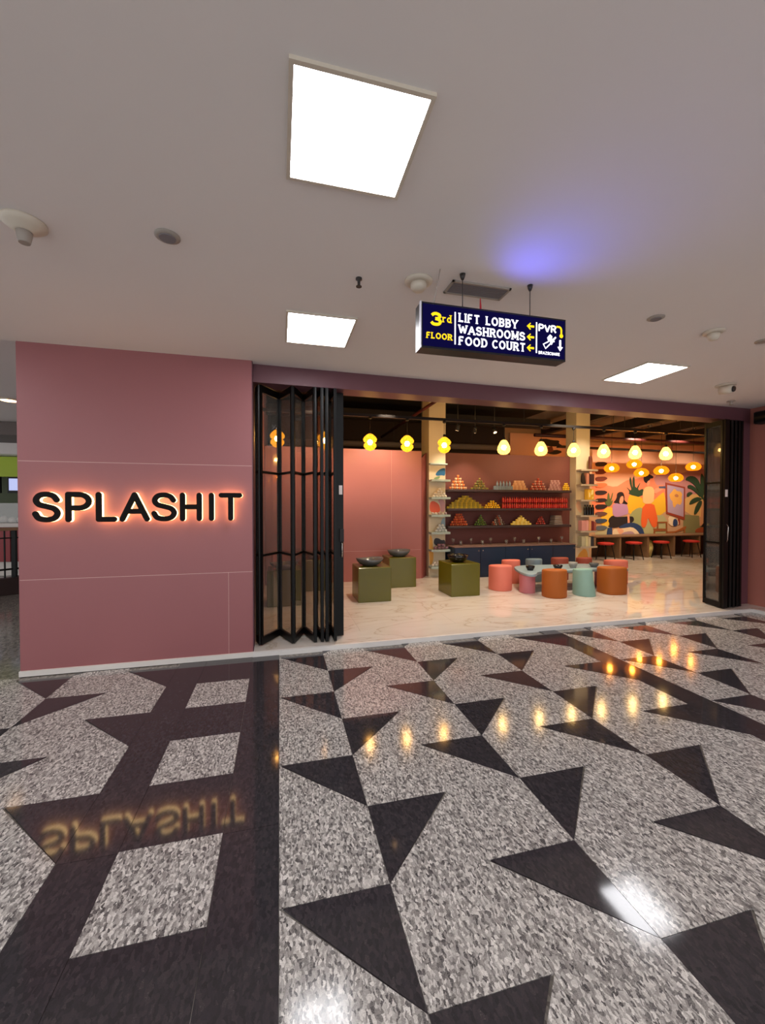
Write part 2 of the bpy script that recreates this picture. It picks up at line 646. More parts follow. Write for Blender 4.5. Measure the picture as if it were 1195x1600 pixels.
def inset(poly, g):
    a = sum(poly[i][0] * poly[(i + 1) % len(poly)][1] - poly[(i + 1) % len(poly)][0] * poly[i][1] for i in range(len(poly)))
    if a < 0:
        poly = poly[::-1]
    n = len(poly)
    out = []
    for i in range(n):
        p0, p1, p2 = Vector(poly[i - 1]), Vector(poly[i]), Vector(poly[(i + 1) % n])
        d1, d2 = (p1 - p0).normalized(), (p2 - p1).normalized()
        n1, n2 = Vector((-d1.y, d1.x)), Vector((-d2.y, d2.x))
        k = n1 + n2
        k = k / max(0.15, k.length_squared) * 2
        out.append(tuple(p1 + k * g))
    return out


def tile(poly, m):
    poly = clip(poly, (-0.009, 1), 4.19 + 0.25 * 0.009 - 0.001)
    if len(poly) < 3:
        return
    poly = clip(poly, (1, 0), 6.425)
    q = []
    for p in poly:
        if not q or math.dist(p, q[-1]) > 1e-4:
            q.append(p)
    if len(q) > 1 and math.dist(q[0], q[-1]) < 1e-4:
        q.pop()
    if len(q) < 3:
        return
    ar = abs(sum(q[i][0] * q[(i + 1) % len(q)][1] - q[(i + 1) % len(q)][0] * q[i][1] for i in range(len(q)))) / 2
    if ar < 0.0006:
        return
    MB().prism(inset(q, 0.0011), -0.03, 0.0).build('floor_tile', m, fl)


YJ = lambda j: 1.106 + 0.429 * j
JMIN, JMAX = -6, 9


def column(xa, xb, kind):
    for j in range(JMIN, JMAX):
        if kind == 0 and j % 2 == 1:        # tip on the left, point down on the right
            tip = xa + 0.012
            tile([(xb, YJ(j - 1)), (xb, YJ(j)), (tip, YJ(j))], 'dark_granite')
            tile([(xa, YJ(j - 2)), (xb, YJ(j - 2)), (xb, YJ(j - 1)), (xa, YJ(j))], 'terrazzo')
        if kind == 1 and j % 2 == 0:
            tip = xb - 0.012
            tile([(xa, YJ(j - 1)), (tip, YJ(j)), (xa, YJ(j))], 'dark_granite')
            tile([(xa, YJ(j - 2)), (xb, YJ(j - 2)), (xb, YJ(j)), (xa, YJ(j - 1))], 'terrazzo')


def strip(xa, xb):
    for k in range(-3, 4):
        tile([(xa, 1.955 + 1.75 * (k - 1)), (xb, 1.955 + 1.75 * (k - 1)), (xb, 1.955 + 1.75 * k), (xa, 1.955 + 1.75 * k)], 'dark_granite')


xs = [-0.008 + 0.4275 * i for i in range(8)]                   # 0 .. 2.985
for i in range(7):
    column(xs[i], xs[i + 1], i % 2)
strip(xs[7], xs[7] + 0.225)
xr = [xs[7] + 0.225 + 0.411 * i for i in range(9)]
for i in range(8):
    column(xr[i], xr[i + 1], i % 2)
strip(-0.258, -0.008)
for j in range(JMIN, JMAX):
    tile([(-0.682, YJ(j)), (-0.258, YJ(j)), (-0.258, YJ(j + 1)), (-0.682, YJ(j + 1))], 'terrazzo' if j % 2 == 1 and j < 7 else 'dark_granite')
strip(-0.915, -0.682)
xl = [-0.915 - 0.425 * i for i in range(9)]
for i in range(8):
    column(xl[i + 1], xl[i], i % 2)

# ---- stone sill and shop floor
sill = MB()
sill.prism([(-0.26, SILL(-.26)), (6.43, SILL(6.43)), (6.43, 4.62), (-0.26, 4.62)], -0.02, ZS - 0.001)
sill.box(6.43, 6.75, -2.2, 4.62, -0.02, ZS - 0.001)
sl1 = struct(sill.build('trim_1', 'marble', org=(3, 4.4, 0)), 'pale stone sill along the shop front')
nos = MB()
nos.prism([(-0.26, SILL(-.26) - .004), (6.43, SILL(6.43) - .004), (6.43, SILL(6.43) + .03), (-0.26, SILL(-.26) + .03)], -0.02, ZS + .001)
nos.box(6.426, 6.46, -2.2, SILL(6.43) - .004, -0.02, ZS + .001)
nos.build('nosing', 'sill_stone', sl1)
sf = struct(MB().box(-0.3, 13.8, 4.62, 10.0, -0.02, ZS - 0.004).build('floor', 'marble_grout', org=(0, 0, 0)),
            'cream marble shop floor with soft brown veins')
x = -0.3
while x < 13.8:
    y = 4.62
    while y < 9.95:
        x1, y1 = min(x + 1.2, 13.8), min(y + 1.2, 10.0)
        MB().box(x + .001, x1 - .001, y + .001, y1 - .001, ZS - 0.02, ZS).build('floor_slab', 'marble', sf)
        y += 1.2
    x += 1.2

# ---- ceiling of the mall
struct(MB().prism([(-9, -2.2), (7.2, -2.2), (7.2, 4.55), (-0.2, 4.35), (-2.2, 4.21), (-9, 4.21)], ZC, ZC + 0.12).build('ceiling', 'ceiling_paint'),
       'smooth off-white mall ceiling')
struct(MB().box(-9, -2.2, 4.21, 14, 3.12, 3.22).build('ceiling', 'ceiling_paint'), 'higher ceiling beyond the pink wall')

# ---- pink pier on the left, in panels
pw = struct(MB().box(-2.2, -0.262, 4.2062, 4.62, 0.0, ZC).build('wall_left', 'seam', org=(-1.23, 4.4, 0)), 'dusty pink wall carrying the glowing shop name')
for (xa, xb, za, zb) in ((-2.2, -0.262, 1.89, ZC), (-2.2, -0.262, 0.848, 1.886), (-2.2, -0.487, 0.05, 0.844), (-0.484, -0.262, 0.05, 0.844)):
    MB().box(xa, xb, 4.205, 4.23, za, zb).build('wall_panel', 'pink_wall', pw)
MB().box(-0.2622, -0.254, 4.209, 4.615, 0.05, ZC - .001).build('wall_panel', 'plum_beam', pw)
MB().box(-2.206, -2.1995, 4.209, 4.615, 0.05, ZC - .001).build('wall_panel', 'pink_wall', pw)
struct(MB().box(-2.21, -0.25, 4.193, 4.62, 0, 0.048).build('baseboard_left', 'white_trim'), 'white skirting under the pink wall')

# ---- plum beam over the opening, right pier and right wall
struct(MB().prism([(-0.253, 4.30), (6.72, 4.50), (6.72, 4.75), (-0.253, 4.55)], 2.74, 3.80).build('wall_beam', 'plum_beam'), 'plum coloured beam over the wide shop opening')
struct(MB().box(6.40, 6.72, 4.502, 4.75, 0.0, 2.739).build('wall_pier', 'plum_beam'), 'plum pier behind the folded black doors')
struct(MB().box(6.72, 6.95, -2.2, 4.75, 0.0, ZC - .001).build('wall_right', 'terracotta_wall'), 'terracotta wall at the right edge')
struct(MB().box(-0.36, -0.26, 4.62, 10.0, 0.0, 3.9).build('wall_side', 'inner_pink'), 'shop side wall behind the glass doors')
struct(MB().box(13.8, 13.95, 4.62, 10.0, 0.0, 3.9).build('wall_far_side', 'tan_wall'), 'tan shop wall far on the right')
struct(MB().box(6.95, 13.95, 4.62, 4.75, 0.0, 3.9).build('wall_front', 'tan_wall'), 'shop front wall right of the opening')
struct(MB().box(5.9, 13.95, 9.87, 10.0, 0.0, 3.9).build('wall_back', 'tan_wall'), 'tan back wall above the mural')
struct(MB().box(-0.36, 5.9, 9.87, 10.0, 0.0, 3.9).build('wall_back_unlit', 'unlit_back_wall'), 'back wall behind the salmon partition, coloured dark where unlit')  # same back wall; its unlit look is put into a dark colour
struct(MB().box(-0.36, 6.3, 4.4, 10.0, 3.8, 3.95).build('ceiling', 'black_ceiling'), 'black open shop ceiling')
struct(MB().box(6.3, 13.95, 4.6, 10.0, 3.8, 3.95).build('ceiling', 'grey_ceiling'), 'grey open shop ceiling above the mural')

# ---- partition walls in the shop
ip = struct(MB().box(-0.25, 2.72, 7.6465, 7.76, ZS, 2.565).build('wall_partition', 'seam', org=(1.2, 7.7, ZS)), 'salmon pink partition inside the shop')
for (xa, xb) in ((-0.25, 0.86), (0.863, 2.113), (2.116, 2.73)):
    for (za, zb) in ((ZS, 0.621), (0.625, 2.575)):
        MB().box(xa, xb, 7.645, 7.67, za, zb).build('wall_panel', 'inner_pink', ip)
ret = MB()
q = [(2.735, 7.65), (2.755, 7.65), (3.05, 8.10), (3.03, 8.11), (2.735, 7.70)]
ret.prism(q, ZS, 2.45)
rt = []
for k in range(7):
    t = k / 6
    h = 2.45 + 0.16 * sin(t * pi / 2)
    rt.append((2.74 + 0.30 * t, 7.65 + 0.455 * t, h))
vs = [(a, b, 2.44) for a, b, h in rt] + [(a, b, h) for a, b, h in rt] + [(a + .01, b - .006, 2.44) for a, b, h in rt] + [(a + .01, b - .006, h) for a, b, h in rt]
fs = []
for k in range(6):
    fs += [(k, k + 1, 7 + k + 1, 7 + k), (14 + k, 21 + k, 22 + k, 15 + k), (7 + k, 8 + k, 22 + k, 21 + k)]
ret._add(vs, fs)
struct(ret.build('wall_return', 'inner_red'), 'dark red return between partition and shelved column')
sw = struct(MB().box(3.30, 6.75, 8.0, 8.1, ZS, 2.61).build('wall_shelves', 'shelf_wall'), 'brown red wall behind the stacked crockery')

# ================================================================== CEILING FIXTURES OF THE MALL
def panel_light(x0, x1, y0, y1, label):
    cx, cy = (x0 + x1) / 2, (y0 + y1) / 2
    t = thing('panel_light', (cx, cy, ZC - 0.015), label, 'ceiling light', 'square panel lights in the mall ceiling')
    f = MB()
    w = 0.016
    for (a, b, c, d) in ((x0 - w, x1 + w, y0 - w, y0), (x0 - w, x1 + w, y1, y1 + w), (x0 - w, x0, y0, y1), (x1, x1 + w, y0, y1)):
        f.box(a, b, c, d, ZC - 0.014, ZC + 0.002)
    f.build('frame', 'plastic_white', t)
    MB().box(x0, x1, y0, y1, ZC - 0.009, ZC + 0.001).build('diffuser', 'panel_glow', t)
    return t


panel_light(0.05, 0.515, 1.35, 1.81, 'largest square panel light, bright white, nearest in the ceiling')
panel_light(0.068, 0.565, 3.07, 3.62, 'smaller bright panel light over the left end of the shop opening')
panel_light(3.54, 4.04, 3.28, 3.85, 'bright panel light right of the hanging direction sign')
for (px, py) in ((-3.2, 3.3), (-3.2, 1.5), (3.85, 1.5), (-3.2, -0.7), (0.3, -0.7), (3.85, -0.7)):  # extra panels out of view, added to brighten the mall
    panel_light(px - .24, px + .24, py - .24, py + .24, 'added square ceiling panel light, out of view along the mall corridor')


def disc(name, x, y, prof, material, label, cat, extra=None):
    t = thing(name, (x, y, ZC), label, cat)
    MB().lathe([(r, -z) for r, z in prof], x, y, ZC, 24).build('base', material, t)
    if extra:
        extra(t)
    return t


def ex_nozzle(t):
    x, y, z = t.location
    MB().lathe([(.035, -.04), (.032, -.07), (.026, -.1), (.024, -.105)], x, y, z, 16).build('sensor_head', 'plastic_grey', t)


disc('smoke_detector', -1.235, 2.44, [(.095, 0), (.095, .012), (.075, .028), (.045, .045), (.036, .05)], 'plastic_white',
     'cream cone shaped detector on the ceiling at far left', 'detector', ex_nozzle)
disc('ceiling_speaker', -0.567, 2.38, [(.062, 0), (.062, .006), (.045, .012)], 'plastic_grey', 'small flush grey disc in the ceiling left of the big panel light', 'ceiling disc',
     lambda t: MB().lathe([(.042, -.011), (.040, -.016)], *t.location, 20).build('grille', 'vent_dark', t))
disc('smoke_detector', 0.857, 2.46, [(.088, 0), (.088, .010), (.068, .020)], 'plastic_white', 'round white domed detector beside the hanging sign wires', 'detector',
     lambda t: MB().lathe([(.052, -.018), (.050, -.045), (.036, -.062), (.012, -.068)], *t.location, 20).build('dome', 'plastic_white', t))
disc('sprinkler', 0.486, 2.525, [(.02, 0), (.02, .01), (.009, .014), (.009, .045), (.018, .05), (.018, .054)], 'rail_metal', 'tiny dark sprinkler in the ceiling above the left small panel light', 'sprinkler')
disc('ceiling_speaker', 2.765, 2.50, [(.058, 0), (.058, .006), (.042, .012)], 'plastic_grey', 'small flush disc in the ceiling right of the hanging sign', 'ceiling disc',
     lambda t: MB().lathe([(.038, -.011), (.036, -.016)], *t.location, 20).build('grille', 'vent_dark', t))
disc('smoke_detector', 3.44, 2.58, [(.075, 0), (.075, .012), (.06, .02)], 'plastic_white', 'white round detector nearest the right edge of the ceiling', 'detector',
     lambda t: MB().lathe([(.045, -.018), (.042, -.05), (.028, -.07), (.01, -.075)], *t.location, 20).build('dome', 'plastic_white', t))
disc('ceiling_speaker', 4.05, 2.62, [(.058, 0), (.058, .006), (.042, .012)], 'plastic_grey', 'flush disc in the ceiling cut by the right photo edge', 'ceiling disc')
disc('sprinkler', 5.95, 4.22, [(.05, 0), (.05, .008), (.02, .014), (.02, .05), (.026, .055)], 'plastic_grey', 'small sprinkler in the ceiling just above the plum beam', 'sprinkler')

cc = thing('security_camera', (5.10, 3.68, ZC), 'white ceiling security camera with a dark lens near the right beam', 'security camera')
MB().lathe([(.10, 0), (.10, -.014), (.085, -.02)], 5.10, 3.68, ZC, 20).build('base', 'plastic_white', cc)
hd = MB()
hd.tube([(5.07, 3.72, ZC - .055), (5.09, 3.64, ZC - .065), (5.10, 3.60, ZC - .07)], [.05, .052, .045], 16)
hd = hd.build('body', 'plastic_white', cc)
MB().tube([(5.10, 3.605, ZC - .069), (5.103, 3.585, ZC - .072)], [.035, .03], 16).build('lens', 'black_ceramic', hd)

# ceiling vent
vt = thing('ceiling_vent', (1.27, 2.47, ZC), 'dark grey rectangular air vent with pale frame above the sign', 'vent')
f = MB()
x0, x1, y0, y1 = 1.062, 1.476, 2.395, 2.546
for (a, b, c, d) in ((x0, x1, y0, y0 + .014), (x0, x1, y1 - .014, y1), (x0, x0 + .014, y0, y1), (x1 - .014, x1, y0, y1)):
    f.box(a, b, c, d, ZC - .01, ZC + .001)
f.build('frame', 'plastic_grey', vt)
MB().box(x0 + .012, x1 - .012, y0 + .012, y1 - .012, ZC - .002, ZC + .001).build('backing', 'soft_black', vt)
for k in range(9):
    yy = y0 + .022 + k * .0135
    MB().box(x0 + .014, x1 - .014, yy, yy + .008, ZC - .007, ZC - .001).build('slat', 'vent_dark', vt)

# dark box on the right wall
rb = thing('wall_speaker', (6.64, 4.26, 2.70), 'black box high on the terracotta wall at the right edge', 'speaker')
MB().cbox(6.56, 6.72, 4.14, 4.36, 2.66, 2.83, .012).build('body', 'soft_black', rb)
MB().box(6.552, 6.562, 4.16, 4.34, 2.675, 2.815).build('grille', 'black_metal', rb)

# ================================================================== HANGING DIRECTION SIGN
sg = thing('direction_sign', (1.306, 2.33, 2.43), 'dark blue lit hanging sign listing lift lobby, washrooms and food court', 'sign')
case = MB().box(0.811, 1.802, 2.285, 2.38, 2.432, 2.702).build('case', 'sign_case', sg)
MB().box(0.806, 0.813, 2.281, 2.300, 2.431, 2.703).build('edge_strip', 'sign_edge', sg)
MB().box(0.822, 1.792, 2.281, 2.286, 2.445, 2.69).build('face', 'sign_blue', sg)
YF0, YF1 = 2.2785, 2.2815
w = MB(); text(w, '3', 0.872, 0.936, 2.566, 0.080, 0.0085, YF0, YF1); w.build('lettering', 'sign_yellow', sg)
w = MB(); text(w, 'rd', 0.945, 1.002, 2.592, 0.045, 0.0034, YF0, YF1, serif=.008); w.build('lettering', 'sign_yellow', sg)
w = MB(); text(w, 'FLOOR', 0.845, 1.006, 2.489, 0.036, 0.0034, YF0, YF1, serif=.007, gap=.25); w.build('lettering', 'sign_yellow', sg)
MB().box(1.023, 1.030, YF0, YF1, 2.468, 2.660).build('divider', 'sign_white', sg)
for word, xa, xb, zb in (('LIFT', 1.052, 1.186, 2.606), ('LOBBY', 1.232, 1.446, 2.606), ('WASHROOMS', 1.052, 1.498, 2.536), ('FOOD', 1.052, 1.238, 2.468), ('COURT', 1.276, 1.502, 2.468)):
    w = MB()
    text(w, word, xa, xb, zb, 0.052, 0.0044, YF0, YF1, serif=.0080, gap=.26)
    w.build('lettering', 'sign_white', sg)
for zc in (2.631, 2.563, 2.495):
    w = MB()
    w.slab([(1.514, zc), (1.538, zc + .022), (1.543, zc + .018), (1.532, zc + .006), (1.566, zc + .006), (1.566, zc - .006), (1.532, zc - .006), (1.543, zc - .018), (1.538, zc - .022)], YF0, YF1)
    w.build('arrow', 'sign_yellow', sg)
MB().box(1.580, 1.587, YF0, YF1, 2.468, 2.660).build('divider', 'sign_white', sg)
w = MB(); text(w, 'PVR', 1.599, 1.727, 2.604, 0.050, 0.0045, YF0, YF1, gap=.16); w.build('lettering', 'sign_white', sg)
w = MB()
stroke(w, [(1.730, 2.648), (1.752, 2.648), (1.762, 2.642), (1.766, 2.630), (1.766, 2.604)], .0055, YF0, YF1)
w.slab([(1.766 + .013 * cos(k * pi / 6), 2.592 + .013 * sin(k * pi / 6)) for k in range(12)], YF0, YF1)
w.build('arrow', 'sign_yellow', sg)
w = MB()
w.slab([(1.752, 2.565), (1.764, 2.565), (1.764, 2.522), (1.777, 2.520), (1.758, 2.494), (1.739, 2.520), (1.752, 2.522)], YF0, YF1)
w.build('arrow', 'sign_white', sg)
w = MB()                                             # projector emblem under the letters
w.slab([(1.662, 2.572), (1.682, 2.594), (1.698, 2.582), (1.694, 2.556), (1.672, 2.545)], YF0, YF1)
w.slab([(1.690, 2.556), (1.722, 2.584), (1.728, 2.576), (1.712, 2.560), (1.716, 2.548), (1.704, 2.548), (1.694, 2.528), (1.682, 2.540)], YF0, YF1)
stroke(w, [(1.668, 2.546), (1.634, 2.528), (1.650, 2.502), (1.684, 2.534)], .004, YF0, YF1)
w.build('emblem', 'sign_white', sg)
w = MB(); text(w, 'BRAZSCUARE', 1.600, 1.754, 2.463, 0.019, 0.0013, YF0, YF1, gap=.3); w.build('lettering', 'sign_white', sg)
for (px, py) in ((1.095, 2.325), (1.573, 2.336)):
    MB().tube([(px, py, 2.70), (px, py, ZC)], .0028, 6).build('hanging_rod', 'rail_metal', sg)
    MB().lathe([(.008, -.035), (.014, -.02), (.018, 0)], px, py, ZC, 12).build('ceiling_hook', 'rail_metal', sg)
MB().tube([(0.905, 2.33, 2.70), (0.942, 2.31, ZC)], .003, 6).build('hanging_rod', 'plastic_grey', sg)
MB().tube([(1.225, 2.34, 2.70), (1.23, 2.35, 2.75), (1.228, 2.35, 2.80)], [.008, .006, .003], 8).build('tag', 'red_tag', sg)
# unseen blue spot added before the sign for the glow on the ceiling
sl = bpy.data.lights.new('sign_glow_spot', 'SPOT')
sl.energy = 4.2
sl.color = (0.10, 0.11, 1.0)
sl.spot_size = radians(125)
sl.spot_blend = 1.0
sl.shadow_soft_size = 0.02
so = bpy.data.objects.new('sign_glow_spot', sl)
COL.objects.link(so)
so.location = (1.40, 2.22, 2.56)
so.rotation_euler = (Vector((1.52, 1.92, ZC)) - Vector(so.location)).to_track_quat('-Z', 'Y').to_euler()

# ================================================================== SHOP NAME ON THE PINK WALL
nm = thing('shop_sign', (-1.22, 4.205, 1.35), 'black halo lit letters reading SPLASHIT on the pink wall', 'sign')
LX = [('S', -2.068, -1.868), ('P', -1.822, -1.617), ('L', -1.588, -1.425), ('A', -1.402, -1.165), ('S', -1.142, -0.938), ('H', -0.902, -0.700), ('I', -0.650, -0.597), ('T', -0.562, -0.358)]
for ch, xa, xb in LX:
    hw = 0.0235
    wch = FONT[ch][0]
    body, face = MB(), MB()
    sx = (xb - xa - 2 * hw) / max(wch - 0.08, 0.3) if ch != 'I' else 0.0
    for mb_, y0, y1, k in ((body, 4.150, 4.192, 0.97), (face, 4.138, 4.150, 1.0)):
        w_, strokes, _ = FONT[ch]
        mn = min(p[0] for s in strokes for p in s)
        for s in strokes:
            p = [(xa + hw + (a - mn) * sx, 1.352 + hw + b * (0.268 - 2 * hw)) for a, b in s]
            stroke(mb_, p, hw * k, y0 - .0006 * strokes.index(s), y1 - .0006 * strokes.index(s), True)
    fo = face.build('letter', 'letter_black', nm)
    fo['label'] = 'black letter %s with glowing edge' % ch
    body.build('glowing_edge', 'letter_glow', fo)

# ================================================================== FOLDING GLASS DOORS
def fold_panel(door, P0, P1, z0, z1, st=0.036, th=0.034, dark=False):
    P0, P1 = Vector(P0 + (0,)), Vector(P1 + (0,))
    d = (P1 - P0).normalized()
    f = MB()

    def at(t, z):
        p = P0 + d * t
        return (p.x, p.y, z)
    L = (P1 - P0).length
    for t in (st / 2, L - st / 2):
        f.bar(at(t, z0), at(t, z1), st, th) if False else f.loops([[tuple(Vector(at(t + s * st / 2, z)) + r * Vector((-d.y, d.x, 0)) * th / 2)
                                                                    for s, r in ((-1, -1), (1, -1), (1, 1), (-1, 1))] for z in (z0, z1)])
    H = z1 - z0
    rails = [(z0, z0 + .075), (z1 - .07, z1), (z0 + .345 * H - .012, z0 + .345 * H + .012), (z0 + .668 * H - .012, z0 + .668 * H + .012)]
    for a, b in rails:
        f.bar(at(st, (a + b) / 2), at(L - st, (a + b) / 2), th * .9, b - a)
    fo = f.build('door_panel', 'black_metal', door)
    zs = [z0 + .075, z0 + .345 * H - .012, z0 + .345 * H + .012, z0 + .668 * H - .012, z0 + .668 * H + .012, z1 - .07]
    for k in (0, 2, 4):
        MB().bar(at(st, (zs[k] + zs[k + 1]) / 2), at(L - st, (zs[k] + zs[k + 1]) / 2), .008, zs[k + 1] - zs[k]).build('pane', 'door_glass', fo)
    return fo


DZ0, DZ1 = ZS + .012, 2.735
d1 = thing('door_1', (0.2, 4.5, ZS), 'black framed folding glass door, half folded, at the left of the opening', 'door', kind='structure')
zig = [(-0.235, 4.50), (-0.195, 4.36), (0.0, 4.66), (0.135, 4.33), (0.262, 4.68), (0.362, 4.31), (0.405, 4.68), (0.435, 4.31), (0.462, 4.68), (0.485, 4.31), (0.56, 4.66), (0.572, 4.30)]
for k in range(len(zig) - 1):
    a, b = Vector(zig[k]), Vector(zig[k + 1])
    fold_panel(d1, tuple(a), tuple(b), DZ0, DZ1, st=0.030 if k else .02, th=0.030)
lk = MB().box(0.60, 0.685, 4.47, 4.64, DZ0, DZ1).build('lock_stile', 'black_metal', d1)
MB().box(0.635, 0.672, 4.463, 4.471, 1.62, 1.72).build('sticker', 'sticker', lk)
hn = MB().box(0.64, 0.685, 4.44, 4.471, 1.10, 1.24).build('handle', 'soft_black', lk)
MB().tube([(0.665, 4.455, .93), (0.665, 4.44, .98), (0.665, 4.44, 1.06), (0.665, 4.455, 1.10)], .008, 8).build('latch', 'chrome', lk)
d2 = thing('door_2', (6.15, 4.5, ZS), 'black framed folding glass door folded tight at the right of the opening', 'door', kind='structure')
fold_panel(d2, (6.125, 4.69), (6.035, 4.37), DZ0, 2.70, st=.034, th=.032)
z2 = [(6.165, 4.67), (6.105, 4.37), (6.225, 4.67), (6.175, 4.36), (6.285, 4.67), (6.245, 4.36), (6.345, 4.67), (6.315, 4.36), (6.385, 4.66), (6.385, 4.37)]
for k in range(len(z2) - 1):
    fold_panel(d2, z2[k], z2[k + 1], DZ0, 2.70, st=.05, th=.034)
lk = MB().box(6.02, 6.095, 4.335, 4.365, DZ0, 2.70).build('lock_stile', 'black_metal', d2)
MB().box(6.024, 6.064, 4.329, 4.336, 1.62, 1.72).build('sticker', 'sticker', lk)
MB().tube([(6.055, 4.337, .98), (6.055, 4.315, 1.02), (6.06, 4.315, 1.2), (6.06, 4.337, 1.24)], .007, 8).build('handle', 'chrome', lk)


# ================================================================== INSIDE THE SHOP
# ---- shelved columns
def shelf_poly(xa, xb, yb, depth):
    n = 9
    return [(xa, yb)] + [(xa + (xb - xa) * k / n, yb - depth * (0.78 + 0.22 * sin(pi * k / n))) for k in range(n + 1)] + [(xb, yb)]


c1 = thing('column', (3.13, 8.0, ZS), 'cream square column with mint shelves beside the salmon partition', 'column')
MB().box(2.945, 3.305, 7.80, 8.25, ZS, 3.8).build('shaft', 'cream_column', c1)
Z1 = [2.35, 2.02, 1.665, 1.313, 0.961, 0.609, 0.269]
for k, z in enumerate(Z1):
    if k == 0:
        MB().prism(shelf_poly(2.945, 3.32, 7.801, .10), z - .02, z + .005).build('shelf', 'mint', c1)
    else:
        wr = 3.345 if k < 6 else 3.19
        MB().prism(shelf_poly(2.94, wr, 7.801, .22), z - .04, z).build('shelf', 'mint', c1)
PAINT = [
    ('#1f5f8c', [(3.08, 2.12), (3.12, 2.19), (3.20, 2.25), (3.29, 2.27), (3.302, 2.24), (3.302, 2.10), (3.22, 2.12), (3.14, 2.10)]),
    ('#7f9b6a', [(3.04, 2.05), (3.12, 2.09), (3.20, 2.10), (3.16, 2.04), (3.08, 2.03)]),
    ('#e8694a', [(2.96, 1.35), (2.96, 1.55), (3.03, 1.60), (3.15, 1.54), (3.19, 1.46), (3.19, 1.35)]),
    ('#c99a9c', [(3.19, 1.36), (3.20, 1.52), (3.12, 1.62), (3.302, 1.62), (3.302, 1.36)]),
    ('#8fa9b5', [(3.19, 1.02), (3.22, 1.20), (3.27, 1.25), (3.302, 1.24), (3.302, 1.0)]),
    ('#33343a', [(3.05, 0.68), (3.06, 0.83), (3.16, 0.83), (3.22, 0.78), (3.302, 0.80), (3.302, 0.65)]),
    ('#e0a64b', [(2.955, 0.28), (2.95, 0.92), (3.02, 0.86), (3.04, 0.6), (3.05, 0.40), (3.01, 0.30)]),
]
for i, (c, poly) in enumerate(PAINT):
    mat('paint_' + c[1:], c, 0.6)
    MB().slab(chaikin(poly, 2), 7.7985 - .0005 * i, 7.8005).build('painted_shape', 'paint_' + c[1:], c1)

c2 = thing('column', (6.63, 8.0, ZS), 'cream square column with bottles and packs on shelves, nearer the mural', 'column')
MB().box(6.45, 6.81, 7.80, 8.14, ZS, 3.8).build('shaft', 'cream_column', c2)
Z2 = [2.299, 1.969, 1.625, 1.28, 0.934, 0.589]
for z in Z2:
    MB().prism(shelf_poly(6.455, 6.90, 7.801, .2), z - .035, z).build('shelf', 'grey_shelf', c2)
MB().slab(chaikin([(6.46, .06), (6.46, .30), (6.62, .50), (6.74, .52), (6.80, .30), (6.80, .06)], 2), 7.7985, 7.8005).build('painted_shape', 'paint_e0a64b', c2)
mat('paint_peach', '#e9b98f', .6)
MB().slab(chaikin([(6.58, 1.3), (6.46, 1.45), (6.46, 1.58), (6.56, 1.6), (6.62, 1.4)], 2), 7.7985, 7.8005).build('painted_shape', 'paint_peach', c2)

# ---- wall shelves
for z, lab in ((1.83, 'top dark shelf full of stacked cups on the brown wall'), (1.437, 'middle dark shelf with the red bottle rows'), (1.075, 'lowest dark shelf of the three on the brown wall')):
    s = MB().cbox(3.32, 6.26, 7.70, 8.0, z - .05, z, .006)
    tag(s.build('wall_shelf', 'shelf_dark'), lab, 'shelf', 'dark shelves on the brown wall')
SH1, SH2, SH3 = 1.83, 1.437, 1.075

# ---- small goods, each its own object
goods_cache = {}


def cup_mesh(c, r, h, kind):
    key = (c, r, h, kind)
    if key not in goods_cache:
        mn = 'glaze_' + c[1:]
        mat(mn, c, 0.3)
        m = MB()
        if kind == 'cup':
            m.lathe([(r * .62, 0), (r * .95, h * .45), (r, h * .9), (r * .85, h * .9), (r * .5, h * .4)], seg=8)
        elif kind == 'bottle':
            m.lathe([(r * .9, 0), (r, h * .1), (r, h * .55), (r * .45, h * .75), (r * .4, h), (r * .42, h)], seg=8)
        elif kind == 'bar':
            m.cbox(-r, r, -r * .8, r * .8, 0, h, min(r, h) * .15)
        elif kind == 'ball':
            m.lathe([(r * .45, 0), (r * .9, h * .25), (r, h * .5), (r * .85, h * .78), (r * .4, h)], seg=8)
        goods_cache[key] = m.mesh(kind, mn)
    return goods_cache[key]


NAMES = {'cup': ('cup', 'cup'), 'bottle': ('bottle', 'bottle'), 'bar': ('soap_bar', 'soap bar'), 'ball': ('bath_ball', 'bath ball')}


def put(kind, c, r, h, x, y, z, label, group, name=None, cat=None):
    o = bpy.data.objects.new(name or NAMES[kind][0], cup_mesh(c, r, h, kind))
    COL.objects.link(o)
    o.location = (x, y, z)
    return tag(o, label, cat or NAMES[kind][1], group)


def pyramid(xc, z, rows, wid, h, cols, kind, label, group, y=7.83):
    """rows of pieces laid one on the other"""
    r = wid * .48
    for k, n in enumerate(rows):
        for i in range(n):
            put(kind, cols[(i + k) % len(cols)], round(r, 4), round(h * .97, 4), xc + (i - (n - 1) / 2) * wid, y, z + k * h, label, group)


# top shelf
pyramid(3.60, SH1, [8, 6, 5, 3, 1], .050, .062, ['#e0813f', '#d9b48a'], 'cup', 'small orange cup in the pyramid at the left end of the top shelf', 'orange cups, top shelf')
pyramid(4.09, SH1, [9, 6, 5, 3, 1], .046, .050, ['#8c7a2c', '#6b6a2c'], 'cup', 'small olive cup in the second pyramid on the top shelf', 'olive cups, top shelf')
for i in range(8):
    put('bar', '#7f8d96', .027, .085, 4.45 + i * .056, 7.83, SH1, 'blue grey pack under the bottles in the middle of the top shelf', 'grey packs, top shelf', 'soap_pack', 'pack')
for i in range(5):
    put('bottle', '#8a99a3', .024, .11, 4.505 + i * .075, 7.83, SH1 + .085, 'blue grey bottle standing on grey packs on the top shelf', 'grey bottles, top shelf')
pyramid(5.02, SH1, [9, 7, 6, 5], .048, .052, ['#c98f62', '#dba97a'], 'bar', 'small peach bar in the stepped stack right of the grey bottles', 'peach bars, top shelf')
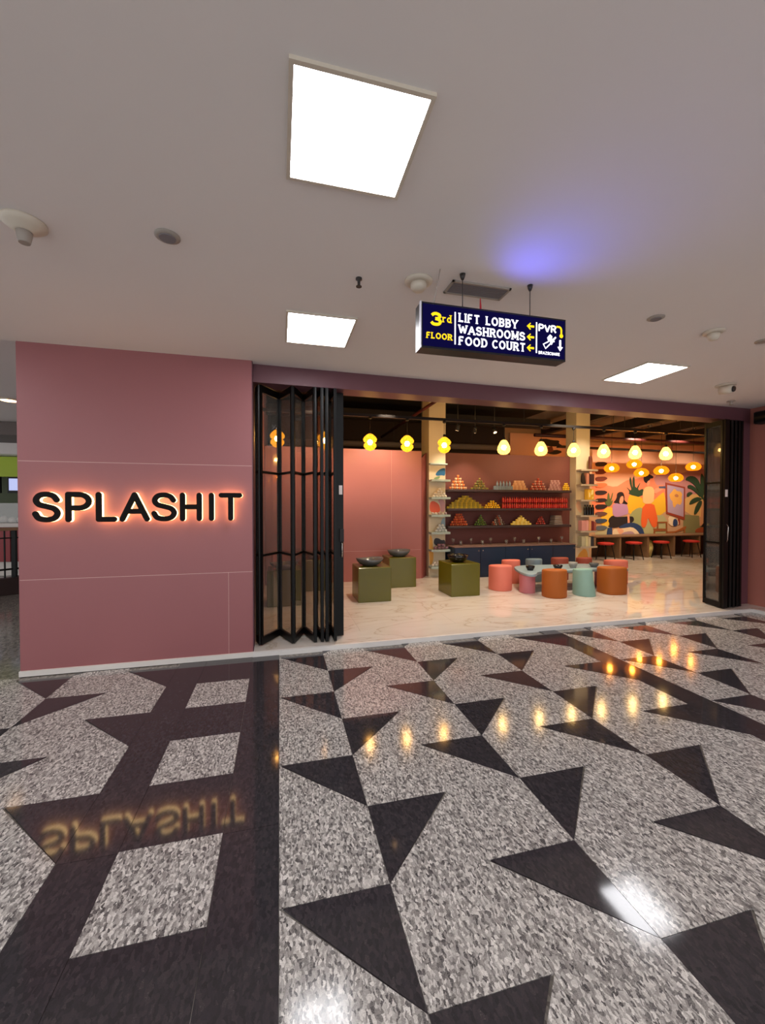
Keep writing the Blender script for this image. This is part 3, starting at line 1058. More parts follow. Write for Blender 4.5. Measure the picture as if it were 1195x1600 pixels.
pyramid(5.50, SH1, [8, 7, 6, 4, 1], .050, .054, ['#b5472c', '#c98b70'], 'cup', 'small red cup in the pyramid towards the right of the top shelf', 'red cups, top shelf')
pyramid(5.92, SH1, [8, 7, 6, 6, 5], .044, .046, ['#b98d84', '#9d6b63'], 'bar', 'small pinkish bar in the block left of the yellow heap', 'pink bars, top shelf')
pyramid(6.19, SH1, [4, 4, 3, 2], .045, .042, ['#e8b416', '#f0c832'], 'ball', 'small yellow ball in the heap at the right end of the top shelf', 'yellow balls, top shelf', y=7.80)
# middle shelf
pyramid(3.76, SH2, [16, 14, 12, 9, 6, 3], .052, .045, ['#b59a22', '#8f7f22'], 'bar', 'olive yellow bar in the wide pyramid on the middle shelf', 'olive bars, middle shelf')
pyramid(4.385, SH2, [7, 6, 4, 2], .055, .042, ['#efb40f', '#f5c93a'], 'ball', 'bright yellow ball in the small pyramid on the middle shelf', 'yellow balls, middle shelf')
for row in range(2):
    for i in range(30):
        put('bottle', '#a81f17' if i % 3 else '#c23422', .026, .122, 4.645 + i * .0545, 7.83, SH2 + row * .123, 'small red bottle in the long double row on the middle shelf', 'red bottles, middle shelf')
# lowest shelf
pyramid(3.62, SH3, [8, 7, 5, 4, 3], .050, .052, ['#c9502a', '#d9703f'], 'cup', 'small vermilion cup in the leftmost pyramid on the lowest shelf', 'vermilion cups, lowest shelf')
pyramid(4.115, SH3, [6, 5, 3, 2, 1], .048, .046, ['#5d7a2c', '#4a5f2a'], 'ball', 'small green ball in the pyramid on the lowest shelf', 'green balls, lowest shelf')
pyramid(4.53, SH3, [7, 6, 4, 3, 2], .047, .044, ['#5a4034', '#a5543a', '#8f8a80'], 'ball', 'small mixed brown ball in the third pyramid on the lowest shelf', 'brown balls, lowest shelf')
pyramid(5.08, SH3, [10, 8, 5, 3, 1], .050, .042, ['#e0bf52', '#f0d878'], 'bar', 'pale yellow bar in the wide pyramid on the lowest shelf', 'pale yellow bars, lowest shelf')
pyramid(5.57, SH3, [5, 4, 3, 2], .048, .046, ['#a8352a', '#7d2a22'], 'ball', 'small red ball in the pyramid near the right of the lowest shelf', 'red balls, lowest shelf')
for k in range(5):
    mat('tray_grey', '#8d8177', .5)
    t = MB().cbox(5.85 + .006 * k, 6.07 - .008 * k, 7.74, 7.92, SH3 + k * .042, SH3 + k * .042 + .030, .006)
    tag(t.build('tray', 'tray_grey'), 'flat grey tray in the stack at the right end of the lowest shelf', 'tray', 'grey trays, lowest shelf')

# ---- navy cabinet with glasses on its top
cb = thing('cabinet', (4.74, 7.72, ZS), 'long dark navy cabinet under the brown shelf wall', 'cabinet')
MB().box(3.36, 6.17, 7.47, 7.995, ZS, 0.655).build('body', 'navy', cb)
MB().cbox(3.352, 6.18, 7.45, 7.998, 0.655, 0.676, .004).build('top', 'cabinet_edge', cb)
for k in range(5):
    xa = 3.362 + k * .561
    dr = MB().box(xa + .004, xa + .557, 7.452, 7.471, ZS + .05, .648).build('door', 'navy', cb)
    for s in ((.515,) if k % 2 == 0 else (.05,)):
        MB().lathe([(.008, -.01), (.010, 0), (.008, .01)], xa + s, 7.445, .59, 10).build('knob', 'chrome', dr)
gm = MB().lathe([(.026, 0), (.030, .09), (.028, .09), (.024, .004)], seg=12).mesh('glass', 'clear_glass')
gg = MB().lathe([(.026, 0), (.024, .006), (.005, .012), (.005, .06), (.028, .085), (.032, .14), (.030, .14), (.026, .088)], seg=12).mesh('goblet', 'clear_glass')
for k, xx in enumerate((3.46, 3.63, 3.86, 4.12, 4.31, 4.68, 4.88, 5.10, 5.47, 5.78, 6.05)):
    o = bpy.data.objects.new('drinking_glass' if k % 2 else 'goblet', gm if k % 2 else gg)
    COL.objects.link(o)
    o.location = (xx, 7.75, .676)
    tag(o, 'clear tumbler standing on the navy cabinet' if k % 2 else 'clear stemmed goblet standing on the navy cabinet', 'glass', 'clear glasses on the cabinet')

# ---- pieces on the shelves of the left column
W = '#e4ddd0'
for k, n in enumerate((5, 4, 2, 1)):
    for i in range(n):
        put('ball', W, .032, .048, 3.14 + (i - (n - 1) / 2) * .062, 7.70, 1.665 + k * .046, 'small white ceramic piece heaped on the second mint shelf from the top', 'white pieces, second mint shelf', 'ceramic_piece', 'ceramic piece')
for i, c in enumerate(('#d9cfc8', '#e6dcd6', '#c9b0b0', '#d9cfc8', '#b8a0a4')):
    put('ball', c, .030, .05, 2.99 + i * .07, 7.70, 1.313, 'small pale ceramic piece in a row on the mint shelf below the orange shape', 'pale pieces, third mint shelf', 'ceramic_piece', 'ceramic piece')
for k, n in enumerate((4, 3, 2)):
    for i in range(n):
        put('ball', '#c7d0d4', .034, .055, 3.17 + (i - (n - 1) / 2) * .066, 7.70, .961 + k * .052, 'small bluish white ceramic piece heaped on the fourth mint shelf', 'bluish pieces, fourth mint shelf', 'ceramic_piece', 'ceramic piece')
for k, n in enumerate((4, 2)):
    for i in range(n):
        put('cup', '#8f6a78', .040, .06, 3.17 + (i - (n - 1) / 2) * .08, 7.70, .609 + k * .056, 'small mauve cup stacked on the fifth mint shelf', 'mauve cups, fifth mint shelf')
for k, n in enumerate((3, 2)):
    for i in range(n):
        put('ball', W, .034, .05, 3.07 + (i - (n - 1) / 2) * .07, 7.70, .269 + k * .046, 'small white ceramic piece on the lowest short mint shelf', 'white pieces, lowest mint shelf', 'ceramic_piece', 'ceramic piece')

# ---- goods on the right column
def pack(name, x0, x1, z0, h, c, label, cat, y0=7.64, y1=7.76):
    mn = 'pack_' + c[1:]
    mat(mn, c, .5)
    o = MB().cbox(x0, x1, y0, y1, z0, z0 + h, .006).build(name, mn)
    return tag(o, label, cat)


b = MB().lathe([(.038, 0), (.042, .02), (.042, .20), (.036, .27), (.03, .30), (.0, .30)], 6.74, 7.70, 2.299, 14)
mat('bottle_brown', '#5d2418', .4)
tag(b.build('tall_bottle', 'bottle_brown'), 'tall brown bottle alone on the highest shelf of the right column', 'bottle')
pt = MB().slab(chaikin([(6.48, 2.02), (6.49, 2.18), (6.53, 2.23), (6.57, 2.13), (6.592, 2.0), (6.58, 1.972), (6.52, 1.98)], 2), 7.66, 7.69)
mat('pack_black', '#1b1416', .5)
tag(pt.build('gift_bag', 'pack_black'), 'black slanted bag on the second shelf of the right column', 'bag')
pack('gift_bag', 6.60, 6.665, 1.969, .25, '#c4826c', 'tall pink bag between two dark ones on the right column', 'bag')
pack('gift_bag', 6.685, 6.80, 1.969, .23, '#3a2028', 'dark maroon bag at the right of the second column shelf', 'bag')
yb = pack('boxed_set', 6.64, 6.80, 1.625, .24, '#e0b233', 'yellow printed box on the third shelf of the right column', 'box')
mat('print_cream', '#f3e3a0', .5)
for poly in ([(6.66, 1.66), (6.70, 1.70), (6.69, 1.78), (6.66, 1.80)], [(6.71, 1.72), (6.77, 1.75), (6.78, 1.84), (6.73, 1.85)], [(6.73, 1.64), (6.78, 1.66), (6.77, 1.71)]):
    MB().slab(chaikin(poly, 2), 7.6385, 7.641).build('printed_motif', 'print_cream', yb)
mat('bottle_black', '#15171a', .25)
for i in range(4):
    xx = 6.61 + i * .068
    t = thing('black_bottle', (xx, 7.70, 1.28), 'matt black bottle in the row of four on the right column', 'bottle', 'black bottles on the right column')
    MB().lathe([(.030, 0), (.031, .01), (.031, .17), (.018, .19), (.016, .205)], xx, 7.70, 1.28, 12).build('body', 'bottle_black', t)
    MB().lathe([(.018, .205), (.018, .235), (.0, .235)], xx, 7.70, 1.28, 12).build('cap', 'bottle_black', t)
for x0, x1, h, c, lab in ((6.48, 6.60, .23, '#d99a94', 'wide rose box'), (6.605, 6.66, .24, '#e3a7a0', 'narrow pale pink box'), (6.665, 6.73, .25, '#e0a873', 'peach box'), (6.735, 6.80, .22, '#7a2b30', 'dark red box'), (6.805, 6.86, .20, '#a35a4a', 'brick coloured box')):
    pack('boxed_set', x0, x1, .934, h, c, lab + ' in the row on the fifth shelf of the right column', 'box')
for x0, x1, h, c, lab in ((6.48, 6.58, .22, '#b9b899', 'sage cream box'), (6.59, 6.66, .23, '#d3cf9f', 'pale yellow box'), (6.665, 6.72, .21, '#c9bfa2', 'beige box'), (6.725, 6.80, .22, '#2b2f38', 'charcoal box'), (6.81, 6.86, .18, '#8a6a4a', 'tan box')):
    pack('boxed_set', x0, x1, .589, h, c, lab + ' in the row on the lowest shelf of the right column', 'box')

# ---- green plinths with dishes
def plinth(x0, x1, y0, y1, z1, label):
    o = MB().cbox(x0, x1, y0, y1, ZS, z1, .006).build('display_plinth', 'olive_green')
    return tag(o, label, 'plinth', 'olive green display plinths')


def dish(x, y, z, r, h, m, label, tilt=0.0):
    t = thing('dish', (x, y, z), label, 'dish')
    prof = [(r * .42, 0), (r * .50, .004), (r * .74, h * .24), (r * .92, h * .62), (r, h), (r * .97, h), (r * .88, h * .64), (r * .68, h * .30), (r * .3, h * .14), (0.001, h * .12)]
    ls = []
    for rr, zz in prof:
        ls.append([(x + rr * cos(2 * pi * i / 28) * (1 + .06 * cos(4 * pi * i / 28 + .6)), y + rr * sin(2 * pi * i / 28),
                    z + zz + (tilt * h * (zz / h) * sin(2 * pi * i / 28 * 2 + .9))) for i in range(28)])
    MB().loops(ls, smooth=True).build('bowl', m, t)
    MB().lathe([(r * .44, 0.0), (r * .50, .005), (r * .42, .008)], x, y, z, 20).build('foot', m, t)
    return t


plinth(1.13, 1.64, 5.94, 6.46, .565, 'olive green plinth with the wide black dish right of the glass door')
plinth(1.86, 2.36, 6.88, 7.38, .575, 'olive green plinth standing furthest back by the salmon partition')
plinth(2.63, 3.13, 5.96, 6.50, .565, 'olive green plinth with a glossy black bowl beside the low table')
plinth(-0.18, 0.30, 6.00, 6.48, .565, 'olive green plinth seen through the left glass panels')
plinth(0.38, 0.86, 6.95, 7.43, .575, 'olive green plinth behind the middle glass panels')
dish(1.36, 6.20, .565, .205, .11, 'slate_ceramic', 'wide dark grey dish with uneven rim on the front left plinth', .10)
dish(2.10, 7.10, .575, .20, .115, 'slate_ceramic', 'dark grey dish on the back plinth by the salmon partition', .06)
dish(2.86, 6.22, .565, .165, .12, 'black_ceramic', 'glossy black round bowl on the plinth beside the low table')
dish(0.06, 6.22, .565, .20, .085, 'slate_ceramic', 'dark dish on the plinth seen through the left glass panels', .08)
dish(0.62, 7.17, .575, .19, .09, 'slate_ceramic', 'dark dish on the plinth behind the middle glass panels', .05)

# ---- low table, stools and bowls
tb = thing('low_table', (4.8, 6.2, ZS), 'low blue grey organic table on pink round legs', 'table')
tp = chaikin([(4.12, 6.58), (3.97, 6.28), (3.88, 6.0), (3.84, 5.76), (3.94, 5.68), (4.03, 5.76), (4.12, 5.88), (4.3, 5.92), (4.60, 5.90), (5.10, 5.90), (5.50, 5.90), (5.72, 5.72), (5.94, 5.82), (5.96, 6.12), (5.75, 6.42), (5.45, 6.58), (4.9, 6.56), (4.5, 6.62)], 3)
cxy = (4.8, 6.2)
sh = lambda p, k: [(cxy[0] + (a - cxy[0]) * k, cxy[1] + (b - cxy[1]) * k) for a, b in p]
MB().loops([[(a, b, .355) for a, b in sh(tp, .985)], [(a, b, .362) for a, b in tp], [(a, b, .392) for a, b in tp], [(a, b, .398) for a, b in sh(tp, .992)]]).build('table_top', 'table_blue', tb)
for (lx, ly) in ((4.02, 6.0), (5.66, 6.15), (4.85, 6.3)):
    MB().lathe([(.125, 0), (.128, .006), (.128, .30), (.125, .312)], lx, ly, ZS, 24).build('leg', 'table_pink', tb)


def stool(x, y, rx, ry, h, m, label, shape=0, rot=0.0, taper=1.0):
    """upholstered pouf; shape 0 round, 1 D-shaped, 2 leaning"""
    t = thing('pouf_stool', (x, y, ZS), label, 'stool', 'upholstered poufs around the low table')
    n = 28
    base = []
    for i in range(n):
        a = 2 * pi * i / n
        px, py = cos(a), sin(a)
        if shape == 1:
            e = 0.45
            px = math.copysign(abs(px) ** e, px) if px > 0 else px
            py = math.copysign(abs(py) ** .75, py)
        if shape == 3:
            px = math.copysign(abs(px) ** .7, px)
            py = math.copysign(abs(py) ** .7, py)
        qx, qy = px * rx, py * ry
        base.append((qx * cos(rot) - qy * sin(rot), qx * sin(rot) + qy * cos(rot)))
    prof = [(.97, 0, 0), (1.0, .012, 0), (1.0, h * .55, 0), (1.0, h - .035, 0), (.985, h - .016, 0), (.93, h - .004, 0), (.80, h, 0)]
    ls = []
    for k, z, _ in prof:
        f = k * (1 + (taper - 1) * z / h)
        off = -.035 * z / h if shape == 2 else 0
        ls.append([(x + a * f + off, y + b * f, ZS + z + (.012 * (-b / ry) * (z / h) if z > h * .8 else 0)) for a, b in base])
    MB().loops(ls, smooth=True).build('upholstery', m, t)
    f0 = [[(x + a * .96, y + b * .96, ZS + z) for a, b in base] for z in (0.0, .010)]
    MB().loops(f0).build('base_plate', 'soft_black', t)
    return t


stool(3.69, 6.32, .165, .19, .425, 'salmon', 'salmon pink pouf at the left end of the low table', 1, 0.2)
stool(4.255, 5.62, .19, .185, .435, 'rust', 'rust orange round pouf in front of the table, left of the mint one', 0)
stool(4.80, 5.60, .16, .185, .43, 'stool_mint', 'mint green leaning pouf between the two rust ones', 2, .1, .82)
stool(5.36, 5.62, .20, .20, .435, 'rust', 'rust orange pouf in front of the right end of the table', 3, -.1)
stool(6.12, 6.34, .18, .19, .43, 'salmon', 'salmon pink pouf at the right end of the low table', 1, -.2)
stool(4.24, 6.86, .17, .17, .43, 'salmon', 'salmon pouf behind the left part of the low table', 0)
stool(4.75, 6.88, .15, .16, .43, 'stool_grey', 'grey blue pouf behind the low table', 0)
stool(5.36, 6.92, .16, .16, .43, 'brick_red', 'brick red pouf behind the middle of the low table', 0)
stool(5.82, 6.80, .14, .15, .43, 'brick_red', 'brick red pouf behind the right part of the low table', 0)
for (bx, by, r, h, m, lab) in ((4.13, 6.08, .075, .075, 'black_ceramic', 'black bowl nearest the left end of the low table'),
                               (4.65, 6.05, .078, .075, 'black_ceramic', 'black bowl in the middle of the low table'),
                               (5.02, 6.13, .075, .10, 'stone_grey', 'rounded grey stone bowl on the low table'),
                               (5.45, 6.12, .082, .07, 'slate_ceramic', 'dark bowl nearest the right end of the low table')):
    t = thing('bowl', (bx, by, .398), lab, 'bowl')
    MB().lathe([(r * .6, 0), (r * .62, .005), (r * .9, h * .5), (r, h), (r * .94, h), (r * .82, h * .5), (r * .4, h * .15), (.001, h * .13)], bx, by, .398, 20).build('bowl_body', m, t)
    MB().lathe([(r * .64, 0), (r * .66, .004), (r * .60, .007)], bx, by, .398, 20).build('foot', m, t)

# ---- desk in front of the mural, with stools
dk = thing('long_desk', (10.6, 9.45, ZS), 'long wooden wall desk running below the mural', 'desk')
MB().cbox(8.21, 13.6, 9.15, 9.755, .63, .662, .004).build('desk_top', 'wood', dk)
for xx in (9.02, 9.96, 10.88, 11.80, 12.72):
    MB().box(xx - .03, xx + .03, 9.17, 9.75, ZS, .63).build('side_panel', 'wood', dk)
MB().box(8.22, 13.5, 9.72, 9.75, ZS, .63).build('back_panel', 'dark_wood', dk)


def bar_stool(x, y, label):
    t = thing('desk_stool', (x, y, ZS), label, 'stool', 'red topped stools at the mural desk')
    MB().lathe([(.14, 0), (.19, .012), (.20, .035), (.19, .055), (.12, .068), (.001, .07)], x, y, ZS + .41, 18).build('seat', 'red_seat', t)
    for sx, sy in ((-1, -1), (1, -1), (1, 1), (-1, 1)):
        MB().tube([(x + sx * .10, y + sy * .10, ZS + .415), (x + sx * .16, y + sy * .16, ZS)], .012, 6).build('leg', 'black_metal', t)
    MB().tube([(x - .145, y - .145, ZS + .12), (x + .145, y - .145, ZS + .12)], .008, 6).build('footrest', 'black_metal', t)
    return t


bar_stool(8.36, 8.98, 'red seated black legged stool at the desk, nearest the shelved column')
bar_stool(9.27, 8.98, 'second red stool from the left at the mural desk')
bar_stool(10.20, 8.98, 'third red stool from the left at the mural desk')
bar_stool(11.25, 8.98, 'red stool at the mural desk nearest the folded black door')
dm = thing('drum_stool', (10.02, 9.42, ZS), 'pale yellow barrel shaped stool under the mural desk', 'stool')
dm.location = (10.17, 9.42, ZS)
MB().lathe([(.10, 0), (.13, .02), (.165, .2), (.165, .28), (.13, .44), (.10, .46), (.001, .46)], 10.17, 9.42, ZS, 20).build('body', 'drum_yellow', dm)
MB().lathe([(.104, .46), (.104, .468), (.001, .468)], 10.17, 9.42, ZS, 20).build('seat', 'drum_yellow', dm)
MB().box(7.98, 8.20, 9.30, 9.84, ZS, 3.0).build('pilaster', 'tan_wall', struct(thing('trim_2', (8.1, 9.5, ZS), 'tan pilaster at the left edge of the mural', None)))

# ---- mural
PC = dict(peach='#efb48f', coral='#ec8a63', mauve='#c98a86', orange='#ec8a63', yellow='#f2bd2e', yellow2='#f2c43a', sand='#e9bd74', sage='#a3a871',
          sage2='#b7b583', olive='#8d8a5a', palesage='#c2bd93', green='#2f4a30', olivegreen='#5c6a3a', hair='#241a18', skin='#eda27c', lilac='#b990b8',
          pants='#2b2426', navyblue='#2c4470', cream='#f0dcb8', mauvelight='#b99aa6', cream2='#f0c98a', vermilion='#ee6a30', slate='#4c5570', frame='#9c4028',
          lavender='#b9a0b4', petal='#f5b556', petaldark='#c98258', chair='#9a5a2c', chair2='#a9642f', trunk='#d9a070', potbrown='#a5522a', s1='#3a2a2c', s2='#6e2a22',
          s3='#7a3a2a', coral2='#e07a4a', dark='#2a2024', s4='#6b4a44', slateblue='#3d5068', slateblue2='#5d6a74')
MURAL=[
 ('peach',[(8.32,3.19),(13.43,3.38),(13.46,1.94),(8.34,1.9)]),
 ('coral',[(8.33,2.13),(9.06,2.1),(9.45,2.02),(9.7,2.16),(9.88,2.25),(10.2,2.27),(10.53,2.4),(10.83,2.39),(11.14,2.11),(11.37,1.93),(11.38,1.56),(9.96,1.26),(8.34,1.26)]),
 ('mauve',[(10.8,2.37),(11.29,2.48),(11.83,2.46),(12.15,2.57),(12.46,2.59),(12.79,2.63),(13.45,2.71),(13.47,1.56),(11.96,1.56),(11.38,1.83),(10.91,2.1)]),
 ('orange',[(10.91,2.1),(11.22,2.12),(11.3,1.92),(10.84,1.68),(10.8,1.92)]),
 ('yellow',[(9.88,1.78),(10.1,1.82),(10.32,1.76),(10.54,1.62),(10.84,1.65),(11.07,1.83),(11.24,1.92),(11.31,1.13),(9.89,1.14)]),
 ('yellow2',[(8.96,1.26),(9.13,1.44),(9.35,1.45),(9.46,1.26),(9.39,0.9),(8.97,0.85)]),
 ('sand',[(12.0,1.84),(12.76,1.84),(13.46,1.81),(13.47,1.11),(11.97,1.18)]),
 ('sage',[(9.89,1.02),(10.0,1.29),(10.21,1.42),(10.4,1.44),(10.55,1.25),(10.56,0.57),(9.89,0.58)]),
 ('sage2',[(10.85,1.21),(11.31,1.2),(11.39,0.56),(10.41,0.57),(10.48,0.83)]),
 ('olive',[(11.97,1.22),(12.57,1.18),(12.62,0.61),(11.94,0.62)]),
 ('olive',[(12.57,0.86),(13.48,0.85),(13.48,0.52),(12.58,0.53)]),
 ('palesage',[(8.76,0.88),(9.25,0.91),(9.25,0.6),(8.76,0.61)]),
 ('green',[(9.95,1.91),(9.9,1.82),(10.39,1.73),(10.48,2.01),(10.21,1.92),(10.36,2.23),(10.15,1.94),(10.11,2.39),(10.04,2.27),(10.06,1.94),(9.98,2.38),(9.92,2.21),(10.04,1.9),(9.8,2.06)]),
 ('olivegreen',[(9.1,1.52),(9.06,1.67),(9.15,1.61),(9.18,1.89),(9.24,1.82),(9.26,1.64),(9.35,1.91),(9.36,1.82),(9.29,1.58),(9.38,1.7),(9.33,1.52),(9.21,1.45)]),
 ('hair',[(9.54,1.5),(9.42,1.58),(9.36,1.57),(9.49,1.7),(9.5,1.85),(9.61,1.9),(9.72,1.88),(9.77,1.76),(9.76,1.64),(9.88,1.57),(9.87,1.52),(9.7,1.55),(9.6,1.48)]),
 ('skin',[(9.59,1.67),(9.63,1.76),(9.72,1.78),(9.74,1.67),(9.7,1.57),(9.63,1.54),(9.58,1.58)]),
 ('lilac',[(9.34,1.5),(9.45,1.57),(9.6,1.54),(9.7,1.55),(9.87,1.52),(9.92,1.26),(9.74,1.21),(9.6,1.17),(9.36,1.17)]),
 ('pants',[(9.19,1.08),(9.35,1.22),(9.46,1.16),(9.71,1.17),(9.96,1.18),(10.09,1.17),(10.12,1.04),(9.96,0.96),(9.71,0.94),(9.57,0.86),(9.35,0.84),(9.18,0.88),(9.26,0.95)]),
 ('skin',[(9.87,1.23),(9.94,1.23),(9.97,0.9),(9.89,0.9)]),
 ('navyblue',[(9.14,0.6),(9.18,0.85),(9.34,0.86),(9.35,0.59)]),
 ('navyblue',[(9.53,0.84),(9.71,0.94),(9.96,1.0),(10.18,0.98),(10.41,0.86),(10.53,0.57),(10.34,0.58),(10.22,0.74),(10.07,0.82),(9.82,0.84)]),
 ('cream',[(9.35,0.59),(9.37,0.82),(9.57,0.81),(9.78,0.84),(10.04,0.87),(10.22,0.77),(10.35,0.61),(10.34,0.58)]),
 ('mauvelight',[(9.54,0.59),(9.71,0.71),(9.97,0.75),(10.11,0.71),(10.17,0.58)]),
 ('peach',[(9.5,0.81),(9.64,0.83),(9.78,0.75),(9.61,0.63),(9.55,0.72)]),
 ('hair',[(10.46,2.22),(10.44,2.32),(10.5,2.38),(10.61,2.43),(10.72,2.4),(10.8,2.36),(10.78,2.3),(10.69,2.31),(10.65,2.24),(10.57,2.16),(10.52,2.17)]),
 ('skin',[(10.59,2.23),(10.68,2.25),(10.66,2.13),(10.6,2.07),(10.54,2.11)]),
 ('cream2',[(10.43,1.92),(10.5,2.04),(10.69,2.07),(10.82,2.01),(10.84,1.83),(10.81,1.56),(10.43,1.54),(10.41,1.77)]),
 ('skin',[(10.82,1.98),(11.03,2.04),(11.24,2.08),(11.24,2.02),(11.03,1.92),(10.84,1.83)]),
 ('vermilion',[(10.43,1.54),(10.83,1.55),(10.88,1.4),(11.0,1.01),(10.89,0.81),(10.74,0.89),(10.61,1.19),(10.55,0.84),(10.38,0.85),(10.37,1.13)]),
 ('skin',[(11.03,2.04),(11.24,2.06),(11.24,2.02),(11.03,2.01)]),
 ('slate',[(11.01,2.07),(11.26,2.08),(11.26,2.01),(11.01,2.01)]),
 ('frame',[(11.25,2.19),(12.0,2.06),(12.0,1.05),(11.29,1.25)]),
 ('lavender',[(11.31,2.12),(11.95,2.02),(11.95,1.15),(11.34,1.3)]),
 ('petal',[(11.53,1.96),(11.6,2.02),(11.68,1.93),(11.82,1.93),(11.9,1.84),(11.86,1.74),(11.89,1.62),(11.81,1.5),(11.71,1.56),(11.65,1.5),(11.59,1.41),(11.52,1.53),(11.53,1.62),(11.44,1.68),(11.39,1.83),(11.45,1.87)]),
 ('petaldark',[(11.59,1.82),(11.69,1.85),(11.76,1.79),(11.71,1.74),(11.61,1.76)]),
 ('frame',[(11.75,1.12),(11.82,1.12),(11.82,0.91),(11.76,0.91)]),
 ('cream',[(11.38,1.17),(11.54,1.16),(11.74,1.06),(11.78,0.88),(11.39,0.88)]),
 ('navyblue',[(11.55,1.06),(11.64,1.11),(11.73,1.03),(11.73,0.88),(11.54,0.86)]),
 ('chair',[(10.82,0.81),(11.31,0.8),(11.33,0.73),(10.84,0.72)]),
 ('chair',[(10.95,1.01),(11.33,1.01),(11.33,0.97),(11.0,0.97),(11.0,0.81),(10.95,0.81)]),
 ('chair',[(11.28,1.0),(11.33,1.0),(11.34,0.6),(11.29,0.6)]),
 ('chair',[(10.83,0.73),(10.88,0.73),(10.88,0.61),(10.83,0.61)]),
 ('chair2',[(11.35,0.71),(11.66,0.72),(12.03,0.87),(12.07,0.82),(12.0,0.76),(11.66,0.68),(11.37,0.62)]),
 ('chair2',[(11.97,0.81),(12.02,0.81),(12.02,0.64),(11.97,0.64)]),
 ('green',[(12.68,1.68),(12.54,1.93),(12.35,2.14),(12.17,2.24),(12.01,2.27),(12.07,2.37),(12.23,2.41),(12.43,2.36),(12.57,2.2),(12.67,1.94),(12.72,1.7)]),
 ('green',[(12.69,1.78),(12.62,2.0),(12.6,2.28),(12.62,2.45),(12.65,2.49),(12.74,2.36),(12.79,2.19),(12.75,1.97),(12.72,1.78)]),
 ('green',[(12.71,1.68),(12.8,1.94),(13.04,2.19),(13.45,2.42),(13.46,2.07),(13.05,1.84),(12.74,1.66)]),
 ('green',[(12.66,1.67),(12.48,1.62),(12.28,1.54),(12.16,1.52),(12.24,1.67),(12.44,1.76),(12.62,1.74)]),
 ('green',[(12.64,1.72),(12.39,1.93),(12.19,2.02),(12.1,2.02),(12.11,2.12),(12.23,2.13),(12.39,2.06),(12.58,1.87)]),
 ('green',[(12.3,1.87),(12.2,1.81),(12.09,1.74),(12.07,1.84),(12.14,1.91),(12.24,1.91)]),
 ('green',[(12.69,1.64),(12.62,1.46),(12.49,1.27),(12.37,1.2),(12.37,1.31),(12.44,1.5),(12.56,1.64)]),
 ('green',[(12.72,1.65),(13.46,1.85),(13.47,1.56),(12.76,1.62)]),
 ('trunk',[(12.66,1.62),(12.74,1.62),(12.82,0.86),(12.63,0.86)]),
 ('potbrown',[(12.41,0.71),(12.49,0.8),(12.82,0.83),(12.82,0.63),(12.46,0.64)]),
 ('hair',[(12.63,0.85),(12.71,0.94),(12.84,0.93),(12.84,0.81)]),
 ('s1',[(8.74,2.73),(9.02,2.75),(9.1,2.73),(9.14,2.7),(9.12,2.67),(9.02,2.62),(8.88,2.61),(8.75,2.62)]),
 ('s2',[(8.75,2.53),(9.02,2.54),(9.11,2.52),(9.14,2.49),(9.12,2.46),(9.02,2.4),(8.88,2.39),(8.75,2.4)]),
 ('s3',[(8.75,2.31),(9.02,2.33),(9.11,2.31),(9.15,2.28),(9.12,2.25),(9.02,2.2),(8.88,2.19),(8.75,2.21)]),
 ('coral2',[(8.75,2.13),(9.02,2.15),(9.11,2.13),(9.15,2.1),(9.12,2.07),(9.02,2.02),(8.88,2.01),(8.75,2.02)]),
 ('dark',[(8.75,1.92),(9.02,1.93),(9.11,1.91),(9.15,1.88),(9.12,1.85),(9.03,1.81),(8.89,1.8),(8.75,1.81)]),
 ('dark',[(8.76,1.69),(9.03,1.71),(9.12,1.68),(9.15,1.66),(9.13,1.63),(9.03,1.6),(8.89,1.59),(8.76,1.6)]),
 ('dark',[(8.76,1.52),(9.03,1.53),(9.12,1.51),(9.16,1.48),(9.13,1.45),(9.03,1.4),(8.89,1.39),(8.76,1.41)]),
 ('s4',[(8.76,1.31),(9.03,1.32),(9.12,1.29),(9.16,1.27),(9.13,1.24),(9.03,1.2),(8.89,1.19),(8.76,1.2)]),
 ('slateblue',[(8.76,1.11),(9.03,1.12),(9.12,1.1),(9.16,1.07),(9.13,1.04),(9.03,1.0),(8.89,0.99),(8.76,1.0)]),
 ('slateblue2',[(8.76,0.91),(9.04,0.92),(9.12,0.89),(9.16,0.86),(9.13,0.83),(9.04,0.79),(8.9,0.78),(8.77,0.8)]),
]
# leaves of the part of the mural that shows above the shelf wall
MURAL += [('peach', [(6.0, 2.3), (8.3, 2.3), (8.3, 3.45), (6.0, 3.45)]),
          ('hair', [(6.85, 3.28), (7.05, 3.34), (7.3, 3.30), (7.55, 3.30), (7.5, 3.22), (7.65, 3.16), (7.3, 3.12), (7.0, 3.16)]),
          ('hair', [(7.1, 2.95), (7.4, 3.05), (7.65, 3.0), (7.5, 2.92), (7.3, 2.9)]),
          ('s3', [(7.1, 3.08), (7.3, 3.14), (7.35, 3.0), (7.2, 2.95)]),
          ('petaldark', [(7.85, 3.0), (8.0, 3.06), (8.05, 2.92), (7.9, 2.9)])]
mu = thing('mural', (10.6, 9.84, .6), 'colourful painted mural of a seated and a standing figure, plants and easel', 'mural')
MB().box(6.0, 13.78, 9.80, 9.85, .62, 3.30).build('backing', 'tan_wall', mu)
ANG = {'frame', 'lavender', 'chair', 'chair2', 'slate', 'olive'}
for i, (c, poly) in enumerate(MURAL):
    mat('mural_' + c, PC[c], .6)
    if c not in ANG and len(poly) > 4:
        poly = chaikin(poly, 1)
    yy = 9.7990 - .0004 * i
    MB().slab(poly, yy, yy + .0003 if False else 9.8005).build('painted_shape', 'mural_' + c, mu)

